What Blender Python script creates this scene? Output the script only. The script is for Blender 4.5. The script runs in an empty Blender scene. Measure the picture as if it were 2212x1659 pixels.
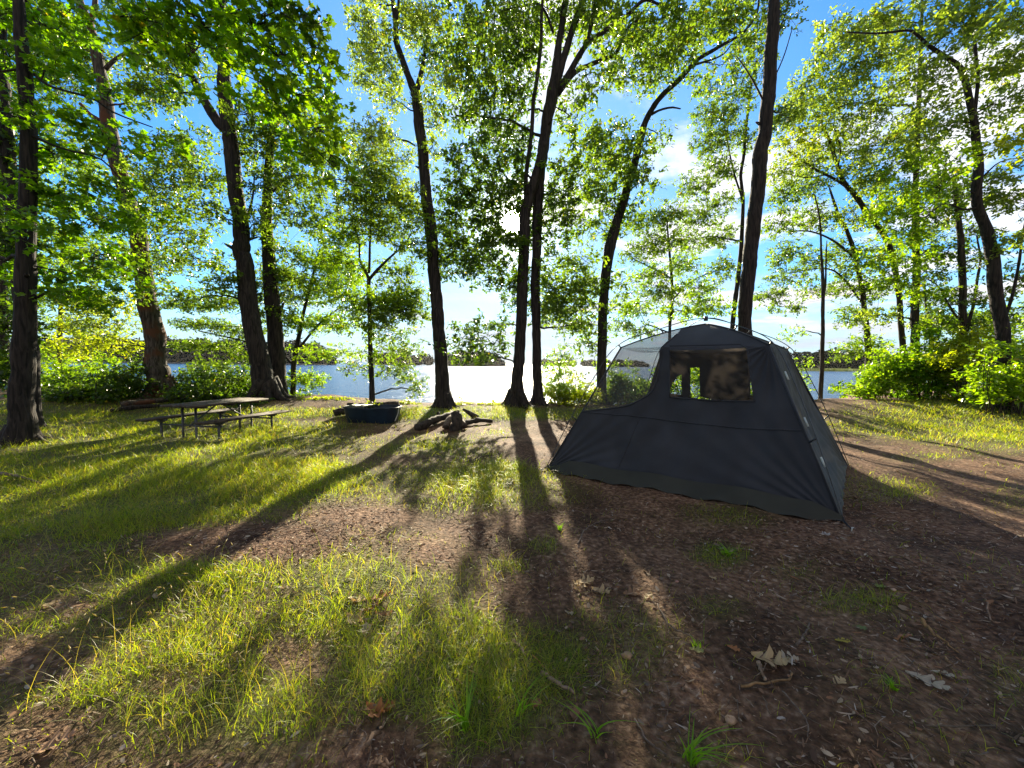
import bpy, math, random
import numpy as np
from mathutils import Vector, Matrix
R_ = math.radians
rng = np.random.default_rng(7)
random.seed(7)
sc = bpy.context.scene
COL = sc.collection

# ------------------------------------------------------------------ camera
PITCH, ROLL, EYE, FPX = 3.1, 0.6, 1.6, 803.0
cam = bpy.data.cameras.new('camera'); camo = bpy.data.objects.new('camera', cam); COL.objects.link(camo)
cam.sensor_width = 36.0; cam.lens = 36.0 * FPX / 2212.0
cam.clip_start = 0.05; cam.clip_end = 6000
camo.matrix_world = Matrix.Translation((0, 0, EYE)) @ Matrix.Rotation(R_(90 - PITCH), 4, 'X') @ Matrix.Rotation(R_(ROLL), 4, 'Z')
sc.camera = camo

# ------------------------------------------------------------------ light
SUN_EL = 20.6
def sky_world():
    w = bpy.data.worlds.new('World'); sc.world = w; w.use_nodes = True
    nt = w.node_tree; N = nt.nodes; L = nt.links; N.clear()
    def nd(t, **k):
        n = N.new(t)
        for a, b in k.items(): setattr(n, a, b)
        return n
    def mth(op, a, b=None, c=None, clamp=False):
        n = nd('ShaderNodeMath', operation=op); n.use_clamp = clamp
        for i, v in enumerate((a, b, c)):
            if v is None: continue
            if isinstance(v, (int, float)): n.inputs[i].default_value = v
            else: L.new(v, n.inputs[i])
        return n.outputs[0]
    def ramp(v, a, b):
        n = nd('ShaderNodeMapRange', interpolation_type='SMOOTHSTEP')
        L.new(v, n.inputs[0]); n.inputs[1].default_value = a; n.inputs[2].default_value = b
        return n.outputs[0]
    def mix(f, a, b, bt='MIX'):
        n = nd('ShaderNodeMix', data_type='RGBA', blend_type=bt)
        if isinstance(f, (int, float)): n.inputs[0].default_value = f
        else: L.new(f, n.inputs[0])
        for i, v in ((6, a), (7, b)):
            if isinstance(v, tuple): n.inputs[i].default_value = (*v, 1)
            else: L.new(v, n.inputs[i])
        return n.outputs[2]
    sky = nd('ShaderNodeTexSky', sky_type='NISHITA'); sky.sun_disc = False
    sky.sun_elevation = R_(SUN_EL); sky.sun_rotation = 0.0; sky.dust_density = 0.6; sky.ozone_density = 2.5
    tc = nd('ShaderNodeTexCoord'); sep = nd('ShaderNodeSeparateXYZ'); L.new(tc.outputs['Generated'], sep.inputs[0])
    X, Y, Z = sep.outputs
    # the sky itself, a little deeper blue
    hs = nd('ShaderNodeHueSaturation'); hs.inputs['Saturation'].default_value = SKY_SAT; hs.inputs['Value'].default_value = 1.0
    L.new(sky.outputs[0], hs.inputs['Color'])
    col = mix(1.0, hs.outputs[0], SKY_TINT, 'MULTIPLY')
    sd = Vector((0, math.cos(R_(SUN_EL)), math.sin(R_(SUN_EL))))
    dp = nd('ShaderNodeVectorMath', operation='DOT_PRODUCT'); L.new(tc.outputs['Generated'], dp.inputs[0]); dp.inputs[1].default_value = sd
    ang = mth('ARCCOSINE', mth('MINIMUM', dp.outputs['Value'], 1.0))
    col = mix(mth('MULTIPLY', mth('SUBTRACT', 1.0, ramp(ang, R_(8), R_(60))), .8), col, (1.0, 2.3, 4.5))
    # cumulus on a flat layer overhead
    zz = mth('ADD', mth('MAXIMUM', Z, 0.0), 0.12)
    cv = nd('ShaderNodeCombineXYZ'); L.new(mth('DIVIDE', X, zz), cv.inputs[0]); L.new(mth('DIVIDE', Y, zz), cv.inputs[1])
    n1 = nd('ShaderNodeTexNoise'); n1.inputs['Scale'].default_value = 1.5; n1.inputs['Detail'].default_value = 9; n1.inputs['Roughness'].default_value = 0.56; n1.inputs['Distortion'].default_value = .3
    L.new(cv.outputs[0], n1.inputs['Vector'])
    def lobe(dx, dy, dz, a, b):
        v = Vector((dx, dy, dz)).normalized()
        n = nd('ShaderNodeVectorMath', operation='DOT_PRODUCT'); L.new(tc.outputs['Generated'], n.inputs[0]); n.inputs[1].default_value = v
        return ramp(n.outputs['Value'], math.cos(R_(b)), math.cos(R_(a)))
    m = mth('MAXIMUM', lobe(.2, 1, .6, 3, 24), mth('MULTIPLY', lobe(.55, 1, .5, 5, 38), .8))
    m = mth('MAXIMUM', m, mth('MULTIPLY', lobe(1.3, 1, .45, 10, 35), .9))
    m = mth('MAXIMUM', m, mth('MULTIPLY', lobe(-.02, 1, .36, 2, 13), .6))
    thick = mth('ADD', n1.outputs[0], mth('MULTIPLY', m, .20))
    cl = ramp(thick, .63, .76)
    shade = ramp(thick, .78, .98)
    # streaks low over the far shore
    cv2 = nd('ShaderNodeCombineXYZ'); L.new(mth('MULTIPLY', X, 2.2), cv2.inputs[0]); L.new(mth('MULTIPLY', Z, 26.0), cv2.inputs[1]); L.new(Y, cv2.inputs[2])
    n2 = nd('ShaderNodeTexNoise'); n2.inputs['Scale'].default_value = 1.6; n2.inputs['Detail'].default_value = 6; L.new(cv2.outputs[0], n2.inputs['Vector'])
    low = mth('MULTIPLY', ramp(n2.outputs[0], .42, .62), mth('SUBTRACT', 1.0, ramp(Z, .13, .24)))
    low = mth('MULTIPLY', low, mth('SUBTRACT', 1.0, ramp(mth('ABSOLUTE', mth('SUBTRACT', X, .15)), .35, .9)))
    ccol = mix(shade, CLOUD_LIT, CLOUD_SH)
    col = mix(mth('MULTIPLY', cl, .95), col, ccol)
    col = mix(mth('MULTIPLY', low, .75), col, CLOUD_LOW)
    col = mix(mth('MULTIPLY', mth('SUBTRACT', 1.0, ramp(Z, 0.0, .16)), .8), col, HORIZON)
    back = mth('MULTIPLY', ramp(mth('SUBTRACT', mth('MULTIPLY', Z, .6), Y), .05, .5), ramp(n1.outputs[0], .30, .52))  # unseen cloud cover behind the camera, added as neutral fill light
    col = mix(mth('MULTIPLY', back, .95), col, FILL_CLOUD)
    bg = nd('ShaderNodeBackground'); bg.inputs[1].default_value = SKY_STR; L.new(col, bg.inputs[0])
    # the sun's own disc and aureole
    disc = mth('MULTIPLY', mth('SUBTRACT', 1.0, ramp(ang, R_(.8), R_(1.9))), 60.0)
    glow = mth('MULTIPLY', mth('POWER', 2.718, mth('MULTIPLY', ang, -1 / R_(1.9))), 4.5)
    bg2 = nd('ShaderNodeBackground'); bg2.inputs[0].default_value = (1, .93, .8, 1); L.new(mth('ADD', disc, glow), bg2.inputs[1])
    ad = nd('ShaderNodeAddShader'); L.new(bg.outputs[0], ad.inputs[0]); L.new(bg2.outputs[0], ad.inputs[1])
    out = nd('ShaderNodeOutputWorld'); L.new(ad.outputs[0], out.inputs[0])
SKY_STR, SKY_SAT, SKY_TINT = 0.070, 1.4, (0.66, 0.94, 1.14)
FILL_CLOUD = (2.35, 2.15, 1.95)  # tone of the added fill cloud, out of view
HORIZON = (2.1, 2.9, 3.9)
CLOUD_LIT, CLOUD_SH, CLOUD_LOW = (5.2, 5.2, 5.3), (2.9, 3.3, 4.0), (3.7, 3.3, 2.95)
sky_world()
sl = bpy.data.lights.new('sun', 'SUN'); sl.energy = 5.0; sl.angle = R_(0.55); sl.color = (1, .89, .66)
slo = bpy.data.objects.new('sun', sl); COL.objects.link(slo); slo.location = (0, 60, 30)
slo.rotation_euler = Vector((0, -math.cos(R_(SUN_EL)), -math.sin(R_(SUN_EL)))).to_track_quat('-Z', 'Y').to_euler()
vs = sc.view_settings; vs.view_transform = 'Standard'; vs.look = 'None'; vs.exposure = 1.88; vs.gamma = 1.0
cy = sc.cycles; cy.max_bounces = 7; cy.diffuse_bounces = 3; cy.glossy_bounces = 2; cy.transmission_bounces = 4
cy.transparent_max_bounces = 12; cy.use_denoising = True; cy.sample_clamp_indirect = 4; cy.caustics_reflective = False; cy.caustics_refractive = False

# ------------------------------------------------------------------ pixel helpers (photo seen at 2212 x 1659)
MW = np.array(camo.matrix_world.to_3x3())
def rays(uv):
    uv = np.asarray(uv, float).reshape(-1, 2)
    c = np.stack([uv[:, 0] - 1106, -(uv[:, 1] - 829.5), -np.full(len(uv), FPX)], 1)
    return c @ MW.T
def project(P):
    P = np.asarray(P, float).reshape(-1, 3) - np.array([0, 0, EYE])
    c = P @ MW
    d = -c[:, 2]; d = np.where(np.abs(d) < 1e-6, 1e-6, d)
    u = 1106 + FPX * c[:, 0] / d; v = 829.5 - FPX * c[:, 1] / d
    u[d < .01] = -9999
    return u, v
def at(u, v, Y):
    r = rays((u, v))[0]; t = Y / r[1]
    return np.array([r[0] * t, Y, EYE + r[2] * t])
def sstep(x, a, b):
    t = np.clip((x - a) / (b - a), 0, 1); return t * t * (3 - 2 * t)
def ground_z(x, y):
    x = np.asarray(x, float); y = np.asarray(y, float)
    H = .20 + .20 * sstep(-x, 3, 8) + .22 * sstep(x, 5, 11)
    yc = 13.4 + 1.4 * sstep(-x, 5, 12) + 3.0 * sstep(-x, 16, 30) + np.clip(x - 13, 0, 15) * 1.08
    z = H * sstep(y, 8.6, 12.9)
    z = z - (z + 2.6) * sstep(y, yc, yc + 4.5)
    z = z + .035 * np.sin(x * 1.1 + 1.3) * np.cos(y * .9) + .02 * np.sin(x * 2.7 + y * 1.9) + .012 * np.sin(x * 5.1 - y * 4.3)
    return z
def gpoint(u, v):
    r = rays((u, v))[0]; r = r / r[1]
    for t in np.geomspace(.5, 60, 3000):
        p = r * t
        if EYE + p[2] <= ground_z(p[0], p[1]): return np.array([p[0], p[1], float(ground_z(p[0], p[1]))])
    return r * 20
def inpoly(u, v, poly):
    poly = np.asarray(poly, float); ins = np.zeros(u.shape, bool); j = len(poly) - 1
    for i in range(len(poly)):
        xi, yi = poly[i]; xj, yj = poly[j]
        c = ((yi > v) != (yj > v)) & (u < (xj - xi) * (v - yi) / ((yj - yi) + 1e-12) + xi)
        ins ^= c; j = i
    return ins

# ------------------------------------------------------------------ mesh helpers
def make_mesh(name, V, Fs, mat, parent=None, cols=None, smooth=False, attr='tint'):
    """V (n,3); Fs: int array (m,k) or list of such arrays"""
    if not isinstance(Fs, list): Fs = [Fs]
    Fs = [np.asarray(f, np.int32) for f in Fs if len(f)]
    me = bpy.data.meshes.new(name)
    V = np.asarray(V, np.float32)
    me.vertices.add(len(V)); me.vertices.foreach_set('co', V.ravel())
    nl = sum(f.size for f in Fs); npoly = sum(len(f) for f in Fs)
    me.loops.add(nl); me.loops.foreach_set('vertex_index', np.concatenate([f.ravel() for f in Fs]))
    me.polygons.add(npoly)
    tot = np.concatenate([np.full(len(f), f.shape[1], np.int32) for f in Fs])
    st = np.concatenate([[0], np.cumsum(tot)[:-1]]).astype(np.int32)
    me.polygons.foreach_set('loop_start', st); me.polygons.foreach_set('loop_total', tot)
    if smooth: me.polygons.foreach_set('use_smooth', np.ones(npoly, bool))
    me.update(calc_edges=True)
    if cols is not None:
        a = me.color_attributes.new(attr, 'FLOAT_COLOR', 'POINT')
        c = np.ones((len(V), 4), np.float32); c[:, :3] = cols; a.data.foreach_set('color', c.ravel())
    me.materials.append(mat)
    o = bpy.data.objects.new(name, me); COL.objects.link(o)
    if parent is not None: o.parent = parent
    return o
def tag(o, label=None, cat=None, group=None, kind=None):
    if label: o['label'] = label
    if cat: o['category'] = cat
    if group: o['group'] = group
    if kind: o['kind'] = kind
    return o
def empty(name, loc, label, cat, group=None):
    o = bpy.data.objects.new(name, None); COL.objects.link(o); o.location = loc; o.empty_display_size = .2
    return tag(o, label, cat, group)
class MB:
    def __init__(s): s.V = []; s.Q = []; s.n = 0; s.T = []; s.C = []
    def add(s, V, Q=None, T=None, c=None):
        V = np.asarray(V, float)
        if Q is not None and len(Q): s.Q.append(np.asarray(Q) + s.n)
        if T is not None and len(T): s.T.append(np.asarray(T) + s.n)
        s.V.append(V); s.n += len(V)
        s.C.append(np.tile(np.asarray(c if c is not None else (1, 1, 1), float), (len(V), 1)))
    def tube(s, pts, rad, k=10, cap=True, rough=0., seed=0, c=None, flute=0.):
        pts = np.asarray(pts, float); n = len(pts); rad = np.broadcast_to(np.asarray(rad, float), (n,))
        T = np.gradient(pts, axis=0); T /= np.linalg.norm(T, axis=1)[:, None] + 1e-9
        ref = np.array([0, 1, 0.]) if abs(T[0, 1]) < .8 else np.array([1., 0, 0])
        U = ref - (T @ ref)[:, None] * T; U /= np.linalg.norm(U, axis=1)[:, None] + 1e-9
        W = np.cross(T, U); a = np.linspace(0, 2 * math.pi, k, endpoint=False)
        r = rad[:, None] * np.ones((1, k))
        if rough:
            rg = np.random.default_rng(seed)
            nz = rg.normal(size=(n, k)) * .6 + rg.normal(size=(1, k)) * .5
            nz = (nz + np.roll(nz, 1, 0) + np.roll(nz, 1, 1)) / 2
            r = r * (1 + rough * nz)
        V = pts[:, None, :] + r[:, :, None] * (np.cos(a)[None, :, None] * U[:, None, :] + np.sin(a)[None, :, None] * W[:, None, :])
        i = np.arange(n - 1)[:, None] * k; j = np.arange(k)[None, :]; j2 = (j + 1) % k
        Q = np.stack([i + j, i + j2, i + k + j2, i + k + j], -1).reshape(-1, 4)
        V = V.reshape(-1, 3)
        if cap:
            V = np.vstack([V, pts[0], pts[-1]]); jj = np.arange(k)
            Tt = np.vstack([np.stack([np.full(k, n * k), (jj + 1) % k, jj], 1), np.stack([np.full(k, n * k + 1), (n - 1) * k + jj, (n - 1) * k + (jj + 1) % k], 1)])
            s.add(V, Q, Tt, c)
        else: s.add(V, Q, None, c)
    def box(s, c, sz, M=None, col=None):
        v = np.array([[x, y, z] for x in (-.5, .5) for y in (-.5, .5) for z in (-.5, .5)]) * sz
        if M is not None: v = v @ np.asarray(M).T
        s.add(v + c, [[0, 1, 3, 2], [4, 6, 7, 5], [0, 4, 5, 1], [2, 3, 7, 6], [0, 2, 6, 4], [1, 5, 7, 3]], None, col)
    def build(s, name, mat, parent=None, smooth=False, world=False):
        V = np.vstack(s.V)
        if parent is not None: V = V - np.array(parent_origin(parent))
        return make_mesh(name, V, s.Q_T(), mat, parent, np.vstack(s.C), smooth)
    def Q_T(s):
        out = []
        if s.Q: out.append(np.vstack(s.Q))
        if s.T: out.append(np.vstack(s.T))
        return out
def parent_origin(p):
    l = Vector((0, 0, 0))
    while p is not None: l = l + p.location; p = p.parent
    return l
def spline(P, n):
    P = np.asarray(P, float); m = len(P)
    if m == 2: t = np.linspace(0, 1, n)[:, None]; return P[0] * (1 - t) + P[1] * t
    E = np.vstack([2 * P[0] - P[1], P, 2 * P[-1] - P[-2]])
    out = []
    for q in np.linspace(0, m - 1 - 1e-9, n):
        i = int(q); t = q - i; a, b, c, d = E[i:i + 4]
        out.append(.5 * (2 * b + (c - a) * t + (2 * a - 5 * b + 4 * c - d) * t * t + (3 * b - a - 3 * c + d) * t ** 3))
    return np.array(out)

# ------------------------------------------------------------------ materials
def new_mat(name):
    m = bpy.data.materials.new(name); m.use_nodes = True; nt = m.node_tree; nt.nodes.clear(); return m, nt.nodes, nt.links
def noise_color(N, L, c1, c2, scale, detail=5, vec=None, lo=.35, hi=.65, coord='Object'):
    tc = N.new('ShaderNodeTexCoord'); n = N.new('ShaderNodeTexNoise'); n.inputs['Scale'].default_value = scale; n.inputs['Detail'].default_value = detail
    if vec:
        mp = N.new('ShaderNodeMapping'); mp.inputs['Scale'].default_value = vec; L.new(tc.outputs[coord], mp.inputs[0]); L.new(mp.outputs[0], n.inputs['Vector'])
    else: L.new(tc.outputs[coord], n.inputs['Vector'])
    r = N.new('ShaderNodeValToRGB'); r.color_ramp.elements[0].position = lo; r.color_ramp.elements[1].position = hi
    r.color_ramp.elements[0].color = (*c1, 1); r.color_ramp.elements[1].color = (*c2, 1); L.new(n.outputs[0], r.inputs[0])
    return r.outputs[0], n.outputs[0]
def finish(N, L, sh):
    o = N.new('ShaderNodeOutputMaterial'); L.new(sh, o.inputs[0])
def m_noise(name, c1, c2, scale, rough=.8, bump=.3, bd=.02, vec=None, tint=False, detail=6, metallic=0, spec=.3, bscale=None):
    m, N, L = new_mat(name)
    col, fac = noise_color(N, L, c1, c2, scale, detail, vec)
    if tint:
        a = N.new('ShaderNodeAttribute'); a.attribute_name = 'tint'
        mx = N.new('ShaderNodeMix'); mx.data_type = 'RGBA'; mx.blend_type = 'MULTIPLY'; mx.inputs[0].default_value = 1
        L.new(col, mx.inputs[6]); L.new(a.outputs['Color'], mx.inputs[7]); col = mx.outputs[2]
    b = N.new('ShaderNodeBsdfPrincipled'); L.new(col, b.inputs['Base Color']); b.inputs['Roughness'].default_value = rough
    b.inputs['Metallic'].default_value = metallic; b.inputs['Specular IOR Level'].default_value = spec
    if bump:
        if bscale:
            _, fac = noise_color(N, L, c1, c2, bscale, detail, vec)
        bp = N.new('ShaderNodeBump'); bp.inputs['Strength'].default_value = bump; bp.inputs['Distance'].default_value = bd
        L.new(fac, bp.inputs['Height']); L.new(bp.outputs[0], b.inputs['Normal'])
    finish(N, L, b.outputs[0]); return m
def m_bark(name, c1, c2, patch=None):
    m, N, L = new_mat(name)
    tc = N.new('ShaderNodeTexCoord'); mp = N.new('ShaderNodeMapping'); mp.inputs['Scale'].default_value = (1, 1, .11); L.new(tc.outputs['Object'], mp.inputs[0])
    n = N.new('ShaderNodeTexNoise'); n.inputs['Scale'].default_value = 22; n.inputs['Detail'].default_value = 8; n.inputs['Distortion'].default_value = .8; L.new(mp.outputs[0], n.inputs['Vector'])
    r = N.new('ShaderNodeValToRGB'); r.color_ramp.elements[0].position = .38; r.color_ramp.elements[1].position = .62
    r.color_ramp.elements[0].color = (*c1, 1); r.color_ramp.elements[1].color = (*c2, 1); L.new(n.outputs[0], r.inputs[0]); col = r.outputs[0]
    if patch:
        n3 = N.new('ShaderNodeTexNoise'); n3.inputs['Scale'].default_value = 1.6; n3.inputs['Detail'].default_value = 4; L.new(tc.outputs['Object'], n3.inputs['Vector'])
        r3 = N.new('ShaderNodeValToRGB'); r3.color_ramp.elements[0].position = .52; r3.color_ramp.elements[1].position = .6; L.new(n3.outputs[0], r3.inputs[0])
        mx = N.new('ShaderNodeMix'); mx.data_type = 'RGBA'; L.new(r3.outputs[0], mx.inputs[0]); L.new(col, mx.inputs[6]); mx.inputs[7].default_value = (*patch, 1); col = mx.outputs[2]
    b = N.new('ShaderNodeBsdfPrincipled'); b.inputs['Roughness'].default_value = .85; b.inputs['Specular IOR Level'].default_value = .25; L.new(col, b.inputs['Base Color'])
    bp = N.new('ShaderNodeBump'); bp.inputs['Strength'].default_value = .9; bp.inputs['Distance'].default_value = .03; L.new(n.outputs[0], bp.inputs['Height']); L.new(bp.outputs[0], b.inputs['Normal'])
    finish(N, L, b.outputs[0]); return m
def m_leaf(name, refl=1.0, trans=(3.1, 3.2, .45), tmix=.55, rough=.33, spec=.5):
    """per-leaf colour comes from the tint attribute; light passes through the blade"""
    m, N, L = new_mat(name)
    a = N.new('ShaderNodeAttribute'); a.attribute_name = 'tint'
    b = N.new('ShaderNodeBsdfPrincipled'); b.inputs['Roughness'].default_value = rough; b.inputs['Specular IOR Level'].default_value = spec; L.new(a.outputs['Color'], b.inputs['Base Color'])
    mx = N.new('ShaderNodeMix'); mx.data_type = 'RGBA'; mx.blend_type = 'MULTIPLY'; mx.inputs[0].default_value = 1; L.new(a.outputs['Color'], mx.inputs[6]); mx.inputs[7].default_value = (*trans, 1)
    t = N.new('ShaderNodeBsdfTranslucent'); L.new(mx.outputs[2], t.inputs[0])
    s = N.new('ShaderNodeMixShader'); s.inputs[0].default_value = tmix; L.new(b.outputs[0], s.inputs[1]); L.new(t.outputs[0], s.inputs[2])
    finish(N, L, s.outputs[0]); return m
def m_cloth(name, c, transp=0., transl=.15, rough=.75):
    m, N, L = new_mat(name)
    col, fac = noise_color(N, L, tuple(x * .85 for x in c), tuple(min(1, x * 1.2) for x in c), 2.5, 8)
    b = N.new('ShaderNodeBsdfPrincipled'); b.inputs['Roughness'].default_value = rough; b.inputs['Specular IOR Level'].default_value = .25; L.new(col, b.inputs['Base Color'])
    b.inputs['Sheen Weight'].default_value = .1
    t = N.new('ShaderNodeBsdfTranslucent'); t.inputs[0].default_value = (.12, .10, .085, 1)
    bp = N.new('ShaderNodeBump'); bp.inputs['Strength'].default_value = .25; bp.inputs['Distance'].default_value = .03; L.new(fac, bp.inputs['Height']); L.new(bp.outputs[0], b.inputs['Normal'])
    s = N.new('ShaderNodeMixShader'); s.inputs[0].default_value = transl; L.new(b.outputs[0], s.inputs[1]); L.new(t.outputs[0], s.inputs[2]); sh = s.outputs[0]
    if transp:
        tr = N.new('ShaderNodeBsdfTransparent'); s2 = N.new('ShaderNodeMixShader'); s2.inputs[0].default_value = transp
        L.new(sh, s2.inputs[1]); L.new(tr.outputs[0], s2.inputs[2]); sh = s2.outputs[0]
    finish(N, L, sh); return m
M = {}
M['bark'] = m_bark('bark', (.012, .010, .009), (.050, .039, .032))
M['bark_old'] = m_bark('bark_old', (.028, .022, .017), (.12, .095, .075), (.12, .05, .026))
M['bark_far'] = m_bark('bark_far', (.02, .015, .012), (.08, .06, .045))
M['leaf'] = m_leaf('leaf')
M['leaf_near'] = m_leaf('leaf_near', tmix=.6, trans=(2.8, 3.0, .3))
M['grass'] = m_leaf('grass', trans=(2.9, 2.9, .35), tmix=.5, rough=.45)
M['litter'] = m_leaf('litter', trans=(1.3, 1.1, .8), tmix=.2, rough=.75, spec=.2)
M['wood'] = m_noise('wood', (.035, .026, .018), (.095, .072, .05), 9, .7, .4, .01, (1, 1, 1), tint=True)
M['steel'] = m_noise('steel', (.05, .05, .05), (.12, .115, .11), 14, .5, .1, .003, metallic=.4)
M['twig'] = m_noise('twig', (.07, .05, .035), (.20, .15, .11), 30, .8, .5, .004, tint=True)

# ground
def mat_ground():
    m, N, L = new_mat('soil')
    tc = N.new('ShaderNodeTexCoord')
    def nz(sc_, det, ds=0):
        n = N.new('ShaderNodeTexNoise'); n.inputs['Scale'].default_value = sc_; n.inputs['Detail'].default_value = det; n.inputs['Distortion'].default_value = ds; L.new(tc.outputs['Object'], n.inputs['Vector']); return n.outputs[0]
    def rp(v, els):
        r = N.new('ShaderNodeValToRGB'); e = r.color_ramp.elements
        e[0].position, e[0].color = els[0][0], (*els[0][1], 1); e[1].position, e[1].color = els[-1][0], (*els[-1][1], 1)
        for p, c in els[1:-1]: x = e.new(p); x.color = (*c, 1)
        L.new(v, r.inputs[0]); return r.outputs[0]
    soil = rp(nz(26, 12), [(.3, (.040, .023, .016)), (.5, (.125, .072, .046)), (.62, (.20, .130, .086)), (.75, (.34, .25, .18))])
    big = rp(nz(1.7, 8), [(.36, (.5, .43, .40)), (.62, (1.35, 1.28, 1.2))])
    mx = N.new('ShaderNodeMix'); mx.data_type = 'RGBA'; mx.blend_type = 'MULTIPLY'; mx.inputs[0].default_value = 1; L.new(soil, mx.inputs[6]); L.new(big, mx.inputs[7])
    gr = rp(nz(60, 6), [(.35, (.04, .045, .012)), (.6, (.11, .13, .03))])
    a = N.new('ShaderNodeAttribute'); a.attribute_name = 'tint'
    sp = N.new('ShaderNodeSeparateColor'); L.new(a.outputs['Color'], sp.inputs[0])
    m2 = N.new('ShaderNodeMix'); m2.data_type = 'RGBA'; L.new(sp.outputs[0], m2.inputs[0]); L.new(mx.outputs[2], m2.inputs[6]); L.new(gr, m2.inputs[7])
    b = N.new('ShaderNodeBsdfPrincipled'); b.inputs['Roughness'].default_value = .9; b.inputs['Specular IOR Level'].default_value = .2; L.new(m2.outputs[2], b.inputs['Base Color'])
    bp = N.new('ShaderNodeBump'); bp.inputs['Strength'].default_value = .8; bp.inputs['Distance'].default_value = .025; L.new(nz(45, 8, .5), bp.inputs['Height']); L.new(bp.outputs[0], b.inputs['Normal'])
    finish(N, L, b.outputs[0]); return m

# where grass grows: strong ovals laid out on the ground as seen in the photo, plus noise
_gk = rng.uniform(0, 6.28, (14, 3)); _gd = rng.uniform(0, 6.28, 14); _gf = np.array([.5, .7, 1., 1.4, 1.9, 2.4, 3, 3.8, 4.6, 5.5, 6.5, 8, 9.5, 11])
def fbm(x, y):
    s = 0
    for k in range(14): s = s + np.sin(_gf[k] * (x * math.cos(_gd[k]) + y * math.sin(_gd[k])) + _gk[k, 0] + 1.3 * np.sin(_gf[k] * .6 * (y * math.cos(_gd[k]) - x * math.sin(_gd[k])) + _gk[k, 1])) * (1.0 / (1 + k * .35))
    return s / 3.2
G_OV = [(250, 1350, 520, 330, .75), (200, 1040, 560, 120, .95), (600, 1040, 330, 60, .6), (850, 1330, 230, 190, .75), (1080, 1470, 190, 150, .65), (780, 1560, 330, 130, .5),
        (1330, 1400, 160, 110, .28), (900, 930, 350, 28, .55), (1020, 1000, 200, 60, .35), (1100, 893, 600, 16, 1.3), (250, 890, 420, 30, .9), (350, 935, 420, 45, .85), (2050, 905, 360, 48, 1.0), (2150, 960, 180, 30, .55), (1960, 950, 90, 14, .3), (1990, 990, 90, 12, .35),
        (1560, 1200, 70, 32, .5), (1590, 1110, 130, 35, .35), (1720, 1230, 60, 25, .25), (1900, 1060, 130, 30, .4), (1100, 1225, 45, 20, .4), (1175, 1180, 40, 22, .35), (1860, 1300, 110, 32, .35), (1560, 1310, 70, 28, .3), (2180, 1080, 60, 40, .2), (2190, 1470, 60, 60, .3), (1500, 1640, 110, 40, .3), (1920, 1480, 35, 18, .4),
        (500, 1175, 230, 50, -1.0), (60, 1430, 130, 60, -.6), (380, 1480, 120, 30, -.5), (930, 1210, 70, 40, -.5), (800, 1110, 110, 16, -.3), (950, 1060, 330, 60, .5), (820, 965, 230, 25, .45), (600, 1240, 420, 40, .35), (650, 1420, 100, 60, -.6), (850, 940, 150, 22, -.45), (150, 1310, 60, 24, -.7), (120, 1560, 140, 50, -.5), (820, 1620, 150, 60, -.6), (700, 1480, 60, 60, -.3), (1000, 920, 90, 20, -.4), (1180, 960, 110, 50, -.45), (1600, 880, 420, 50, -.3)]
def grass_w(x, y):
    u, v = project(np.stack([x, y, ground_z(x, y)], 1))
    w = np.full(len(x), .05)
    for (a, b, c, d, k) in G_OV:
        r = ((u - a) / c) ** 2 + ((v - b) / d) ** 2
        w = w + k * np.clip(1.25 - r, 0, 1)
    off = (u < -60) | (u > 2270) | (v > 1750) | (u < -9000)
    w = np.where(off, np.where(x < 0, .6, np.where(x > 14, .75, .15)), w)
    w = w + .42 * fbm(x * 1.3, y * 1.3) * np.clip(w * 1.6, .25, 1)
    return np.clip(w, 0, 1)

def build_ground():
    xs = np.unique(np.round(np.concatenate([-np.geomspace(20, 400, 30), np.arange(-20, 26, .11), np.geomspace(26, 400, 30)]), 3))
    ys = np.unique(np.round(np.concatenate([-np.geomspace(1, 100, 14), np.arange(-1, 20, .10), np.geomspace(20, 90, 40), [120, 200, 400]]), 3))
    Xg, Yg = np.meshgrid(xs, ys); x = Xg.ravel(); y = Yg.ravel(); z = ground_z(x, y)
    z = z + .012 * fbm(x * 6, y * 6) * (np.abs(y) < 25)
    w = grass_w(x, y)
    nx, ny = len(xs), len(ys); i = np.arange(ny - 1)[:, None] * nx; j = np.arange(nx - 1)[None, :]
    Q = np.stack([i + j, i + j + 1, i + nx + j + 1, i + nx + j], -1).reshape(-1, 4)
    c = np.stack([w * .85, w * 0, w * 0], 1)
    o = make_mesh('ground', np.stack([x, y, z], 1), Q, mat_ground(), None, c, True)
    tag(o, 'reddish brown bare earth with worn lawn sloping to the lake', 'ground', kind='structure')
build_ground()

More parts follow.
